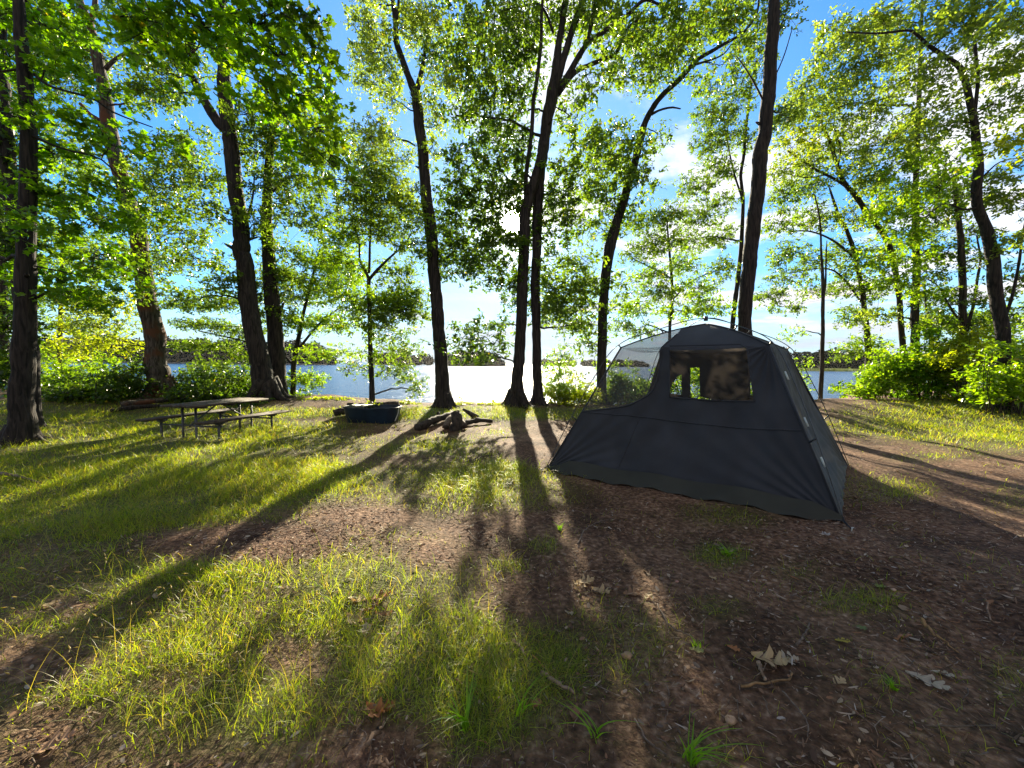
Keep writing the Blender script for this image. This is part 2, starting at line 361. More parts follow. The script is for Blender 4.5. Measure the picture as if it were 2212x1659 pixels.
# water
def build_water():
    m, N, L = new_mat('lake_water')
    tc = N.new('ShaderNodeTexCoord')
    b = N.new('ShaderNodeBsdfPrincipled'); b.inputs['Base Color'].default_value = (.02, .06, .12, 1); b.inputs['Roughness'].default_value = .2; b.inputs['IOR'].default_value = 1.33
    def nz(s, vx, vy, det):
        mp = N.new('ShaderNodeMapping'); mp.inputs['Scale'].default_value = (vx, vy, 1); mp.inputs['Rotation'].default_value = (0, 0, .12); L.new(tc.outputs['Object'], mp.inputs[0])
        n = N.new('ShaderNodeTexNoise'); n.inputs['Scale'].default_value = s; n.inputs['Detail'].default_value = det; n.inputs['Distortion'].default_value = .4; L.new(mp.outputs[0], n.inputs['Vector']); return n.outputs[0]
    b1 = N.new('ShaderNodeBump'); b1.inputs['Strength'].default_value = .9; b1.inputs['Distance'].default_value = .5; L.new(nz(1.0, .55, 1.5, 4), b1.inputs['Height'])
    b2 = N.new('ShaderNodeBump'); b2.inputs['Strength'].default_value = .8; b2.inputs['Distance'].default_value = .16; L.new(nz(4.5, .6, 1.3, 4), b2.inputs['Height']); L.new(b1.outputs[0], b2.inputs['Normal'])
    L.new(b2.outputs[0], b.inputs['Normal'])
    finish(N, L, b.outputs[0])
    xs = np.concatenate([-np.geomspace(3000, 15, 40), np.linspace(-12, 12, 9), np.geomspace(15, 3000, 40)]); ys = np.concatenate([[10, 13], np.geomspace(16, 4500, 60)])
    Xg, Yg = np.meshgrid(xs, ys); nx = len(xs); ny = len(ys); i = np.arange(ny - 1)[:, None] * nx; j = np.arange(nx - 1)[None, :]
    Q = np.stack([i + j, i + j + 1, i + nx + j + 1, i + nx + j], -1).reshape(-1, 4)
    o = make_mesh('water', np.stack([Xg.ravel(), Yg.ravel(), np.full(Xg.size, -.85)], 1), Q, m, None)
    tag(o, 'rippled blue lake glittering under the low sun', 'water', kind='structure')
build_water()

# ------------------------------------------------------------------ leaves
GREEN = dict(oak=((.045, .085, .014), (.11, .15, .035)), bright=((.08, .15, .010), (.15, .20, .018)), dark=((.022, .050, .010), (.065, .10, .020)),
             pale=((.085, .13, .035), (.16, .19, .075)), maple=((.05, .12, .008), (.13, .20, .012)), yellow=((.12, .16, .01), (.22, .23, .03)))
def leaf_mesh(P, size, pal, rg, droop=.3, shape='oak'):
    """P (n,3) leaf bases -> V, faces, cols; each leaf is two folded halves along a midrib"""
    n = len(P)
    az = rg.uniform(0, 2 * math.pi, n); el = rg.normal(-droop, .55, n)
    D = np.stack([np.cos(az) * np.cos(el), np.sin(az) * np.cos(el), np.sin(el)], 1)
    up = rg.normal(size=(n, 3)) * .55 + np.array([0, 0, 1.])
    S = np.cross(D, up); S /= np.linalg.norm(S, axis=1)[:, None] + 1e-9
    Nn = np.cross(S, D)
    L = size * rg.uniform(.6, 1.25, n)[:, None]; fold = rg.uniform(.05, .3, n)[:, None]
    if shape == 'oak':
        prof = [(.0, 0), (.30, .20), (.50, .13), (.72, .27), (1., 0)]
    elif shape == 'maple':
        prof = [(.0, 0), (.12, .38), (.34, .24), (.50, .52), (.62, .20), (1., 0)]
    else:
        prof = [(.0, 0), (.25, .26), (.6, .24), (1., 0)]
    pts = []
    curl = rg.uniform(-.15, .25, n)[:, None]
    for (t, w) in prof: pts.append(P + D * L * t - Nn * curl * L * t * t + S * L * w + Nn * L * w * fold)
    for (t, w) in prof[-2:0:-1]: pts.append(P + D * L * t - Nn * curl * L * t * t - S * L * w + Nn * L * w * fold)
    k = len(pts); V = np.stack(pts, 1).reshape(-1, 3)
    h = len(prof); base = np.arange(n)[:, None] * k
    A = base + np.arange(h)[None, :]
    B = base + np.array([0] + list(range(h - 1, k)))[None, :]
    B = base + np.array([h - 1] + list(range(h, k)) + [0])[None, :]
    a, b = np.array(GREEN[pal][0]), np.array(GREEN[pal][1])
    t = rg.beta(1.5, 1.8, (n, 1)); c = (a * (1 - t) + b * t) * rg.uniform(.8, 1.2, (n, 1))
    yel = rg.random((n, 1)) < .006; c = np.where(yel, np.array([.22, .17, .03]), c)
    return V, [A, B], np.repeat(c, k, 0), k
def twig_points(c, rad, dens, size, rg, horiz=False):
    """clusters of leaf bases inside an ellipsoid: twigs with leaves bunched on them"""
    vol = 4 / 3 * math.pi * rad[0] * rad[1] * rad[2]
    ntw = max(3, int(dens * rad[0] * rad[2] * 330 * (.115 / size) ** 1.6))
    d = rg.normal(size=(ntw, 3)); d /= np.linalg.norm(d, axis=1)[:, None]; q = d * (rg.random((ntw, 1)) ** .45)
    s = c + q * rad * rg.normal(1, .14, (ntw, 1))
    td = d * np.array([1, 1, .35]) + rg.normal(size=(ntw, 3)) * .5; td[:, 2] -= .15
    if horiz: td[:, 2] *= .25
    td /= np.linalg.norm(td, axis=1)[:, None]
    ln = rg.uniform(.15, .42, ntw) * (size / .11)
    nl = 11
    t = rg.beta(2.2, 1.1, (ntw, nl, 1))
    P = s[:, None, :] + td[:, None, :] * ln[:, None, None] * t + rg.normal(size=(ntw, nl, 3)) * .035 * (size / .11)
    return P.reshape(-1, 3), s, s + td * ln[:, None]

LIMB_MAX = []
def nearest_on(paths, c, rg):
    best = None
    for pts, rad in paths:
        d = np.linalg.norm((pts - c) * np.array([1, .7, 1]), axis=1)
        # prefer joints a little below the blob
        d = d + np.where(pts[:, 2] > c[2] - .1, 1.4 + (pts[:, 2] - c[2]) * 1.2, 0) + np.where(pts[:, 2] < c[2] - 3.2, 1.5, 0)
        i = int(np.argmin(d))
        if best is None or d[i] < best[0]: best = (d[i], pts[i], rad[i])
    return best
def tree(name, label, trunks, Y, blobs, pal='oak', size=.115, dens=1., bark='bark', cat='tree', group=None, seed=1, shape='oak', stray=True, flare=1.0, k=14, Yoff=0.5, horiz=False, leafmat='leaf', sink=.12, twigs=True, trunkname='trunk'):
    rg = np.random.default_rng(seed)
    b0 = trunks[0][0]; base = at(b0[0], b0[1], Y); gz = float(ground_z(base[0], base[1]))
    base[2] = gz
    root = empty(name, base, label, cat, group)
    tb = MB(); paths = []
    for ti, tr in enumerate(trunks):
        P = []; W = []
        for j, q in enumerate(tr):
            dy = q[3] if len(q) > 3 else 0.
            p = at(q[0], q[1], Y + dy)
            P.append(p); W.append(q[2] * (Y + dy) / FPX / 2 / math.sqrt(1 + (p[0] / (Y + dy)) ** 2))
        P = np.array(P); W = np.array(W)
        if ti == 0 and not (len(tr[0]) > 4):
            P[0, 2] = min(P[0, 2], gz) - sink
        L = np.linalg.norm(np.diff(P, axis=0), axis=1).sum(); n = max(8, int(L / .14))
        pts = spline(P, n); ww = np.interp(np.linspace(0, len(P) - 1, n), np.arange(len(P)), W)
        wob = rg.normal(size=(n, 3)) * np.array([1, 1, 0]); 
        for _ in range(4): wob = (wob + np.roll(wob, 1, 0) + np.roll(wob, -1, 0)) / 3
        wob[0] = 0; pts = pts + wob * ww[:, None] * .22
        rr = ww * (1 + .02 * np.sin(np.arange(n) * 1.7 + seed) + rg.normal(size=n) * .03)
        if ti == 0 and flare:
            s = (pts[:, 2] - gz); rr = rr * (1 + .28 * flare * np.exp(-np.clip(s, 0, 9) / .22))
        if ti == 0 and flare > .5 and ww[0] > .09:
            for q_ in range(5):
                a_ = q_ * 1.26 + rg.uniform(-.4, .4); dr = np.array([math.cos(a_), math.sin(a_), 0]); r0 = ww[0] * rg.uniform(.9, 1.25)
                e_ = pts[0] + dr * r0 * 2.1; e_[2] = float(ground_z(e_[0], e_[1])) - .04
                m_ = pts[0] + dr * r0 * 1.15; m_[2] = gz + .05
                tb.tube(spline([np.array([pts[0][0], pts[0][1], gz + r0 * 1.5]) + dr * r0 * .35, m_, e_], 8), np.linspace(r0 * .5, r0 * .16, 8), 8, rough=.05, seed=q_)
        tb.tube(pts, rr, k if ww.max() > .08 else 8, rough=.028 if ww.max() > .1 else .03, seed=seed + ti)
        # knots and snapped twigs along the stem
        if ti == 0 and ww.max() > .09:
            for _ in range(3):
                i = rg.integers(int(n * .3), n - 2); a = rg.uniform(0, 6.28); d = np.array([math.cos(a), math.sin(a), .5]); r0 = rr[i]
                tb.tube([pts[i] + d * r0 * .5, pts[i] + d * r0 * 1.25, pts[i] + d * r0 * rg.uniform(1.5, 2.4)], [r0 * .35, r0 * .22, r0 * .1], 7)
        paths.append((pts, rr))
    bb = tb; Vs, As, Bs, Cs = [], [], [], []; nv = 0
    order = sorted(blobs, key=lambda q: -q[1])
    for q in order:
        u, v, ru, rv = q[:4]; dY = q[4] if len(q) > 4 else rg.normal(0, Yoff * .8)
        dn = q[5] if len(q) > 5 else 1.; pl = q[6] if len(q) > 6 else pal
        yy = Y + dY; c = at(u, v, yy); s = yy / FPX; ob = 1 / (1 + (c[0] / yy) ** 2) ** .5
        rad = np.array([ru * s * (.5 + .5 * ob), max(ru, rv) * s * .9 * ob, rv * s])
        # a limb from the nearest stem to the foliage
        nb = nearest_on(paths, c, rg)
        if nb is not None:
            p0, r0 = nb[1], nb[2]; dist = np.linalg.norm(c - p0)
            r1 = min(r0 * .55, .012 + dist * .014)
            mid = (p0 + c) / 2 + rg.normal(size=3) * dist * .08; mid[2] += dist * rg.uniform(-.02, .12)
            end = c + (c - p0) / (dist + 1e-6) * rad.min() * .5 + rg.normal(size=3) * .1
            lp = spline([p0, mid, c, end], max(8, int(dist / .15) + 6)); lr = np.linspace(r1, .006, len(lp))
            jit = rg.normal(size=(len(lp), 3)) * .02; jit[0] = 0; lp = lp + jit
            bb.tube(lp, lr, 6, cap=False)
            paths.append((lp[2:], lr[2:]))
        P, s0, s1 = twig_points(c, rad, dens * dn, size, rg, horiz)
        if twigs:
            sel = rg.random(len(s0)) < .35
            lp = paths[-1][0]
            for a_, b_ in zip(s0[sel], s1[sel]):
                i = int(np.argmin(np.linalg.norm(lp - a_, axis=1))); m_ = (lp[i] + a_) / 2 + rg.normal(size=3) * .05
                bb.tube([lp[i], m_, a_, b_], [.008, .006, .005, .003], 3, cap=False)
        if name == 'oak_tree':   # the chink in the crowns where the sun looks through
            pu, pv = project(P); P = P[rg.random(len(P)) < np.clip((np.hypot(pu - 1103, pv - 478) - 11) / 30, 0, 1) ** .6]
        V, (A, B), C, kk = leaf_mesh(P, size, pl, rg, shape=shape)
        Vs.append(V); As.append(A + nv); Bs.append(B + nv); Cs.append(C); nv += len(V)
    bb.build(trunkname, M[bark], root, True)
    if Vs:
        o = make_mesh('crown', np.vstack(Vs) - np.array(root.location), [np.vstack(As), np.vstack(Bs)], M[leafmat], root, np.vstack(Cs))
    return root
NB = 0
# ------------------------------------------------------------------ trees by the shore (pixel paths as seen in the photo: u, v, width[, nearer/farther])
TG = 'tall lakeside trees'
tree('maple_tree', 'thick straight dark trunk nearest the left edge, in grass with broad maple leaves above', [
    [(45, 968, 78), (47, 900, 66), (52, 800, 60), (55, 700, 58), (57, 500, 46), (60, 300, 40), (53, 167, 36), (40, 0, 27), (34, -120, 20)],
    [(60, 150, 9), (100, 182, 8), (140, 196, 7), (200, 213, 6), (250, 245, 5), (330, 275, 3, .3)],
    [(68, 292, 9), (110, 312, 7), (150, 325, 6), (220, 345, 5), (270, 400, 4), (300, 440, 2, .2)],
    [(50, 148, 7), (20, 152, 6), (-40, 160, 4)], [(75, 575, 5), (140, 588, 4), (200, 600, 3)]], 7.0,
    [(110, 60, 70, 45), (15, 120, 45, 70), (120, 130, 60, 40), (10, 240, 40, 50), (150, 250, 60, 30), (115, 330, 50, 35), (230, 300, 60, 26), (130, 420, 55, 40), (230, 400, 60, 32), (310, 470, 50, 25),
     (110, 500, 60, 36), (190, 480, 55, 30), (200, 560, 70, 28), (120, 600, 60, 30), (160, 640, 70, 26), (30, 420, 40, 50, .8), (10, 560, 30, 60, .8), (270, 610, 40, 20), (150, 20, 60, 30), (240, 200, 40, 20), (330, 300, 50, 22)],
    'maple', .10, .62, group=TG, seed=3, shape='maple', leafmat='leaf_near', horiz=True)
tree('maple_tree', 'dark leaning trunk close behind the leftmost thick trunk', [
    [(84, 942, 30), (76, 870, 28), (68, 760, 34), (42, 600, 40), (25, 450, 42), (12, 300, 42), (0, 100, 34), (-5, -60, 25)]], 8.6,
    [(20, 700, 50, 50), (10, 330, 50, 70), (40, 20, 60, 40), (30, 520, 50, 40), (20, 790, 40, 30)], 'dark', .11, 1.0, group=TG, seed=4, shape='maple')
tree('dying_tree', 'old peeling grey trunk with a broken limb stub and a snapped fork on top', [
    [(350, 864, 62), (343, 800, 55), (335, 750, 50), (316, 620, 44), (295, 500, 40), (265, 400, 38), (240, 290, 38), (226, 200, 31), (203, 100, 27), (188, 40, 24), (172, 0, 17), (160, -60, 12)],
    [(192, 52, 15), (205, 15, 13), (203, -60, 9)], [(240, 300, 26), (215, 262, 15), (195, 248, 12), (174, 224, 9)], [(228, 150, 13), (255, 125, 9), (285, 108, 7)], [(262, 395, 12), (272, 345, 8), (276, 335, 6)]], 12.6,
    [(250, 470, 50, 26), (300, 560, 55, 30), (220, 120, 40, 26), (165, 100, 45, 40), (130, 60, 60, 50), (170, 330, 50, 30), (200, 560, 60, 36), (180, 640, 60, 26), (240, 650, 70, 26, 0, 1, 'yellow'), (230, 700, 70, 22, 0, 1, 'pale'), (170, 740, 60, 22, 0, 1, 'yellow'), (260, 745, 40, 20, 0, 1, 'yellow'), (340, 170, 60, 40), (290, 40, 50, 40), (300, 200, 40, 26)],
    'oak', .12, .9, 'bark_old', group=TG, seed=5)
tree('oak_tree', 'massive dark oak forking in a wide V right behind the picnic table', [
    [(576, 874, 56), (566, 800, 47), (545, 700, 42), (529, 580, 40), (523, 530, 38), (513, 433, 34), (498, 320, 34), (488, 240, 33), (485, 140, 27), (480, 40, 23), (474, -90, 18)],
    [(493, 285, 26), (470, 262, 25), (443, 218, 22), (410, 160, 18), (380, 100, 13), (345, 50, 9), (300, -10, 6)], [(525, 500, 9), (545, 430, 5), (550, 380, 3)]], 12.0,
    [(380, 330, 60, 35), (430, 380, 70, 36), (350, 400, 60, 36), (440, 450, 60, 30), (390, 500, 70, 32), (340, 460, 50, 30), (330, 560, 60, 30), (420, 560, 60, 30), (300, 370, 40, 26), (420, 300, 40, 26),
     (400, 130, 50, 34), (350, 200, 40, 26), (560, 330, 60, 40), (580, 400, 50, 30), (480, 600, 40, 28), (550, 260, 60, 34), (620, 300, 50, 40), (640, 230, 50, 30), (440, 640, 50, 20), (360, 640, 60, 22), (330, 60, 60, 50), (560, 480, 40, 30)],
    'oak', .12, .85, group=TG, seed=6)
tree('oak_tree', 'bare topped dark trunk leaning against the right side of the forked oak', [
    [(604, 868, 36), (603, 800, 37), (597, 740, 37), (587, 640, 34), (582, 560, 29), (578, 480, 26), (580, 400, 20), (586, 305, 17), (590, 230, 8), (592, 180, 4)],
    [(595, 690, 16), (606, 668, 9), (612, 655, 5)], [(582, 420, 8), (620, 385, 6), (660, 380, 4), (710, 395, 3)]], 12.8,
    [(640, 390, 60, 28), (690, 400, 40, 26), (640, 460, 50, 34), (610, 540, 40, 30), (640, 600, 50, 30), (550, 620, 40, 26), (700, 470, 40, 30), (680, 330, 45, 30), (720, 300, 50, 34)], 'oak', .12, .9, group=TG, seed=7)
tree('shore_tree', 'small low tree with flat layered boughs over the water, just right of the forked oak', [
    [(632, 872, 13), (634, 800, 12), (641, 755, 12), (650, 700, 9), (664, 640, 7), (680, 580, 5), (690, 540, 3)],
    [(636, 790, 5), (600, 760, 5), (520, 735, 4), (430, 715, 3)], [(640, 760, 7), (690, 700, 5), (740, 660, 3)]], 13.6,
    [(440, 700, 70, 14), (520, 716, 70, 15), (410, 660, 60, 14), (500, 655, 70, 16), (460, 745, 60, 14), (540, 770, 50, 16), (470, 790, 60, 15), (520, 820, 50, 14), (400, 745, 40, 12), (590, 680, 60, 18), (640, 640, 60, 20), (700, 620, 60, 24, 0, 1, 'bright'),
     (660, 700, 60, 20, 0, 1, 'bright'), (720, 690, 50, 18, 0, 1, 'bright'), (690, 760, 60, 20, 0, .5, 'bright'), (740, 760, 50, 16, 0, .4, 'bright'), (660, 820, 45, 22, 0, 1, 'bright'), (600, 600, 50, 24), (740, 590, 50, 24, 0, 1, 'bright'), (690, 560, 50, 26, 0, 1, 'bright'), (590, 830, 30, 20), (640, 860, 40, 16, 0, 1, 'bright'), (560, 850, 40, 14)],
    'oak', .10, 1.15, group=TG, seed=8, flare=.3, horiz=True)
tree('young_oak', 'slim young oak with a Y fork behind the blue metal fire ring', [
    [(804, 880, 14), (803, 820, 12), (800, 740, 10), (799, 680, 9), (797, 640, 9), (797, 600, 9)],
    [(797, 604, 8), (786, 578, 6), (777, 562, 5), (775, 520, 4), (760, 470, 3), (750, 420, 2)], [(797, 604, 8), (812, 586, 7), (832, 566, 6), (852, 548, 5), (875, 528, 4), (890, 500, 2)],
    [(797, 590, 6), (800, 500, 5), (805, 400, 4), (815, 330, 2)]], 12.0,
    [(800, 380, 55, 40), (770, 440, 50, 36), (840, 430, 50, 36), (790, 490, 60, 30), (850, 490, 40, 30), (730, 520, 50, 30, 0, 1, 'bright'), (740, 570, 50, 30, 0, 1, 'bright'), (860, 590, 40, 26), (890, 530, 30, 26), (750, 640, 60, 24, 0, 1, 'bright'), (840, 640, 45, 24, 0, 1, 'bright'), (870, 670, 50, 20),
     (760, 700, 50, 20, 0, .7, 'bright'), (840, 720, 50, 18, 0, .7), (820, 760, 50, 18, 0, .6, 'bright'), (880, 755, 34, 18, 0, .7), (770, 790, 40, 16, 0, .5), (850, 795, 36, 16), (890, 820, 22, 14), (905, 842, 14, 9), (820, 690, 40, 20), (845, 655, 54, 24, .5, .9), (885, 640, 34, 28, .5, 1.0), (795, 665, 50, 22, .6, .8), (900, 680, 26, 16, .3, 1.2), (800, 300, 50, 26, 0, .7, 'pale')],
    'oak', .105, 1.15, group=TG, seed=9, flare=.3)
tree('oak_tree', 'slender dark trunk forking high up, first big trunk left of the sun glitter', [
    [(962, 884, 36), (957, 830, 30), (950, 750, 27), (945, 660, 26), (936, 560, 25), (929, 490, 25), (921, 400, 23), (912, 300, 22), (903, 230, 22), (897, 200, 21)],
    [(897, 205, 17), (882, 165, 14), (868, 125, 13), (857, 90, 12), (853, 40, 11), (848, 0, 10), (840, -60, 8)], [(899, 205, 12), (905, 175, 11), (912, 145, 9), (918, 110, 6), (925, 60, 3)],
    [(855, 60, 7), (860, 20, 6), (862, -30, 5)], [(897, 315, 4), (880, 305, 4), (862, 302, 3)], [(905, 442, 9), (898, 438, 7)]], 12.0,
    [(800, 60, 40, 36), (782, 125, 32, 24), (820, 110, 34, 30), (800, 175, 36, 20), (840, 165, 30, 26), (850, 215, 30, 18), (930, 60, 34, 40), (940, 120, 36, 30, 0, 1, 'dark'), (960, 170, 30, 26), (925, 220, 20, 26), (885, 60, 26, 36), (900, 20, 30, 24), (800, 10, 36, 20),
     (835, 300, 40, 18), (800, 340, 40, 20), (870, 340, 30, 16), (850, 390, 40, 22), (820, 270, 30, 14), (940, 270, 20, 16), (935, 315, 14, 24), (885, 420, 30, 20), (905, 470, 22, 22, -.3, 1, 'bright'), (870, 450, 30, 24)],
    'pale', .095, .95, group=TG, seed=10)
tree('oak_tree', 'twin stemmed tree in front of the sun glitter, its crown hiding the sun', [
    [(1116, 878, 38), (1119, 830, 27), (1123, 740, 23), (1127, 640, 23), (1130, 540, 23), (1134, 470, 24), (1142, 425, 22), (1155, 390, 20), (1166, 350, 18), (1175, 310, 18)],
    [(1137, 445, 9), (1136, 400, 9), (1140, 350, 9), (1148, 280, 8), (1152, 220, 8), (1160, 170, 8), (1168, 100, 7), (1170, 30, 6), (1175, -40, 5)]], 12.4,
    [(1010, 700, 30, 14), (1040, 735, 50, 12), (985, 745, 36, 10), (1060, 765, 36, 12), (1080, 700, 36, 14), (1020, 770, 24, 9), (1050, 606, 30, 10), (1140, 600, 22, 26, 1.2), (1145, 660, 20, 22, 1.2), (1110, 620, 34, 26, .8), (980, 568, 50, 24), (1040, 562, 50, 24), (1095, 580, 30, 24),
     (960, 540, 40, 26), (1010, 520, 50, 28), (1075, 520, 36, 24), (950, 480, 38, 28), (1000, 450, 44, 28), (1055, 470, 34, 24), (985, 400, 46, 28), (1050, 410, 44, 26), (1010, 345, 44, 26), (1075, 350, 40, 24), (1100, 420, 26, 26), (1110, 520, 20, 22, -.6), (1075, 470, 26, 24, .5, 1.5), (1108, 446, 22, 14, .5, 1.6), (1118, 505, 18, 16, .5, 1.6), (1090, 505, 24, 16, .3, 1.4), (1122, 400, 16, 26, .5, 1.3), (1105, 380, 24, 20, .4, 1.2), (1185, 420, 22, 26, .5, 1.2), (1190, 470, 22, 22, .5, 1.4), (1146, 500, 10, 40, 1.2, 1.2), (1120, 320, 26, 24, .4), (1110, 280, 26, 20, .4), (1060, 300, 44, 24)],
    'dark', .15, 1.1, group=TG, seed=11)
tree('oak_tree', 'tallest central tree, its trunk fanning into many big limbs, right of the twin stem', [
    [(1163, 882, 27), (1161, 820, 21), (1158, 740, 19), (1157, 640, 20), (1158, 540, 21), (1160, 470, 22), (1164, 400, 22), (1172, 330, 24), (1183, 260, 24), (1193, 200, 25), (1200, 165, 22), (1207, 100, 15), (1214, 50, 13), (1224, -10, 12), (1235, -80, 9)],
    [(1198, 190, 17), (1217, 130, 14), (1232, 80, 13), (1248, 30, 12), (1262, -10, 11), (1275, -80, 8)], [(1200, 200, 14), (1225, 165, 13), (1247, 128, 12), (1268, 96, 11), (1292, 78, 10), (1320, 58, 9), (1350, 38, 8), (1380, 8, 7), (1400, 0, 6), (1430, 10, 5), (1475, 8, 4)],
    [(1205, 205, 10), (1240, 158, 10), (1270, 142, 9), (1300, 130, 9), (1328, 118, 8), (1340, 95, 7), (1355, 62, 6), (1380, 42, 5)], [(1268, 98, 9), (1275, 60, 8), (1283, 20, 7), (1290, -40, 6)], [(1195, 70, 6), (1180, 30, 5), (1160, 8, 4), (1120, 15, 3), (1080, 25, 2)]], 12.6,
    [(1000, 50, 60, 34), (1070, 40, 60, 34), (1130, 50, 44, 36), (1020, 110, 50, 30), (1080, 110, 50, 34, 0, 1, 'dark'), (1130, 130, 36, 36, 0, 1, 'dark'), (1000, 170, 44, 26), (1060, 180, 44, 28), (1120, 200, 34, 30, 0, 1, 'dark'), (1030, 235, 40, 24, 0, 1, 'dark'), (1090, 255, 36, 22), (990, 250, 36, 20),
     (1240, 40, 40, 34), (1190, 20, 40, 26), (1310, 30, 44, 30), (1370, 60, 40, 30), (1320, 90, 40, 24), (1400, 100, 44, 26), (1430, 50, 44, 30), (1480, 40, 44, 30), (1410, 150, 40, 22), (1350, 150, 36, 20), (1290, 170, 36, 20), (1250, 200, 30, 20), (1460, 110, 40, 24), (1290, 10, 40, 22), (1480, 90, 34, 22),
     (1230, 250, 24, 22), (1250, 310, 40, 26), (1220, 360, 30, 30), (1260, 400, 36, 26), (1215, 430, 30, 30, 0, 1, 'dark'), (1200, 500, 30, 26, 0, 1, 'dark'), (1250, 470, 36, 26), (1210, 560, 34, 22), (1260, 560, 40, 20, 0, .8), (1190, 620, 24, 14), (1230, 610, 40, 14), (1210, 660, 24, 12), (1195, 600, 26, 22, 1.), (1230, 650, 34, 18, 1.), (1205, 690, 30, 14, 1.), (1260, 600, 34, 20, 1.), (1180, 650, 14, 20, 1.), (1188, 664, 24, 20, .6, 1.8), (1205, 640, 24, 16, .6, 1.6), (1245, 700, 26, 14, 1.)],
    'oak', .15, .98, group=TG, seed=12)
tree('oak_tree', 'trunk at the left end of the tent sending one long arching limb to the right', [
    [(1298, 850, 21), (1299, 760, 20), (1301, 680, 20), (1307, 600, 21), (1318, 530, 24), (1336, 470, 20), (1357, 400, 18), (1373, 340, 16), (1387, 283, 14), (1407, 238, 12), (1437, 200, 11), (1474, 165, 11), (1502, 133, 9), (1535, 112, 8), (1568, 93, 7), (1608, 68, 6), (1635, 27, 5), (1640, -20, 4)],
    [(1405, 248, 6), (1425, 238, 5), (1450, 232, 4), (1470, 235, 3)], [(1500, 140, 5), (1540, 128, 4), (1565, 115, 3), (1580, 95, 2)]], 13.6,
    [(1330, 300, 44, 28), (1370, 330, 36, 24), (1300, 350, 40, 26), (1340, 380, 36, 24), (1290, 420, 36, 26), (1330, 440, 30, 24, 0, 1, 'dark'), (1390, 390, 26, 26), (1300, 500, 40, 22), (1280, 300, 30, 20), (1420, 290, 24, 14), (1360, 470, 26, 20),
     (1530, 50, 44, 30), (1580, 40, 44, 30), (1620, 90, 30, 26), (1560, 140, 26, 16), (1500, 180, 20, 12), (1640, 60, 20, 30), (1590, 10, 40, 20), (1440, 180, 20, 14),
     (1260, 650, 36, 20), (1240, 690, 34, 20), (1270, 740, 26, 24), (1250, 620, 30, 16), (1340, 610, 30, 20), (1280, 700, 24, 18), (1340, 660, 30, 16, 0, 1, 'bright')],
    'oak', .145, .95, group=TG, seed=13)
tree('oak_tree', 'heavy bare dark trunk rising straight out behind the tent roof', [
    [(1606, 872, 36), (1607, 800, 33), (1609, 700, 31), (1615, 600, 32), (1623, 530, 33), (1634, 430, 33), (1645, 333, 32), (1653, 260, 30), (1661, 190, 30), (1667, 100, 28), (1671, 30, 26), (1673, -60, 23), (1674, -160, 20)],
    [(1668, 110, 3), (1685, 60, 3), (1700, 20, 2), (1705, -20, 2)], [(1655, 205, 3), (1690, 130, 3), (1712, 60, 2)], [(1652, 225, 5), (1635, 190, 4), (1612, 150, 3), (1590, 120, 2)], [(1660, 150, 3), (1648, 215, 3)]], 11.0,
    [(1690, 250, 30, 24, .5), (1640, 130, 20, 20, .6), (1680, 30, 40, 26, .6)], 'oak', .10, .9, group=TG, seed=14)
tree('oak_tree', 'thin forked dark trunk standing just left of the heavy trunk behind the tent', [
    [(1578, 860, 12), (1580, 760, 11), (1583, 690, 11), (1591, 620, 11), (1601, 540, 10), (1605, 440, 8), (1600, 380, 7), (1607, 330, 7), (1614, 250, 6), (1622, 190, 5), (1634, 130, 4)],
    [(1603, 430, 5), (1585, 370, 4), (1570, 300, 3), (1562, 240, 2)]], 15.5,
    [(1540, 250, 36, 30), (1590, 220, 30, 26), (1580, 290, 34, 24), (1530, 310, 36, 24), (1550, 370, 40, 26), (1500, 400, 34, 24), (1550, 440, 36, 24), (1510, 470, 36, 22), (1560, 510, 30, 24), (1600, 170, 26, 20), (1620, 300, 16, 20), (1500, 520, 34, 20), (1535, 190, 24, 16)],
    'oak', .115, 1.0, group=TG, seed=15)
tree('sapling', 'thin crooked stem with bright leafy boughs above the tent roof', [
    [(1446, 858, 8), (1446, 780, 8), (1447, 700, 7), (1452, 640, 7), (1449, 580, 6), (1445, 530, 5), (1440, 470, 3)], [(1450, 650, 4), (1490, 610, 3), (1530, 590, 2)], [(1448, 600, 4), (1410, 580, 3), (1370, 560, 2)]], 14.5,
    [(1390, 540, 40, 24), (1440, 520, 36, 24), (1410, 590, 40, 24, 0, 1, 'bright'), (1480, 570, 36, 24, 0, 1, 'bright'), (1430, 630, 44, 20), (1510, 620, 40, 22, 0, 1, 'bright'), (1470, 670, 50, 18, 0, 1, 'bright'), (1540, 660, 44, 20, 0, 1, 'bright'), (1380, 660, 30, 20, 0, 1, 'bright'), (1380, 710, 30, 16), (1560, 580, 26, 26), (1340, 700, 20, 16), (1450, 460, 36, 24), (1400, 480, 36, 22)],
    'oak', .11, 1.1, group=TG, seed=16, flare=.3)
tree('dead_tree', 'straight bare pole-like dead trunk right of the tent', [
    [(1775, 842, 12), (1776, 760, 10), (1777, 690, 9), (1777, 600, 8), (1774, 540, 5), (1770, 470, 4), (1760, 420, 3)], [(1778, 650, 6), (1783, 610, 5), (1784, 565, 4), (1786, 520, 2)]], 15.2,
    [(1720, 720, 30, 14, .5, .6, 'bright'), (1760, 780, 20, 12, .5, .4, 'bright')], 'oak', .11, .8, 'bark_far', group='trees on the right bank', seed=17, flare=.4)
RG = 'trees on the right bank'
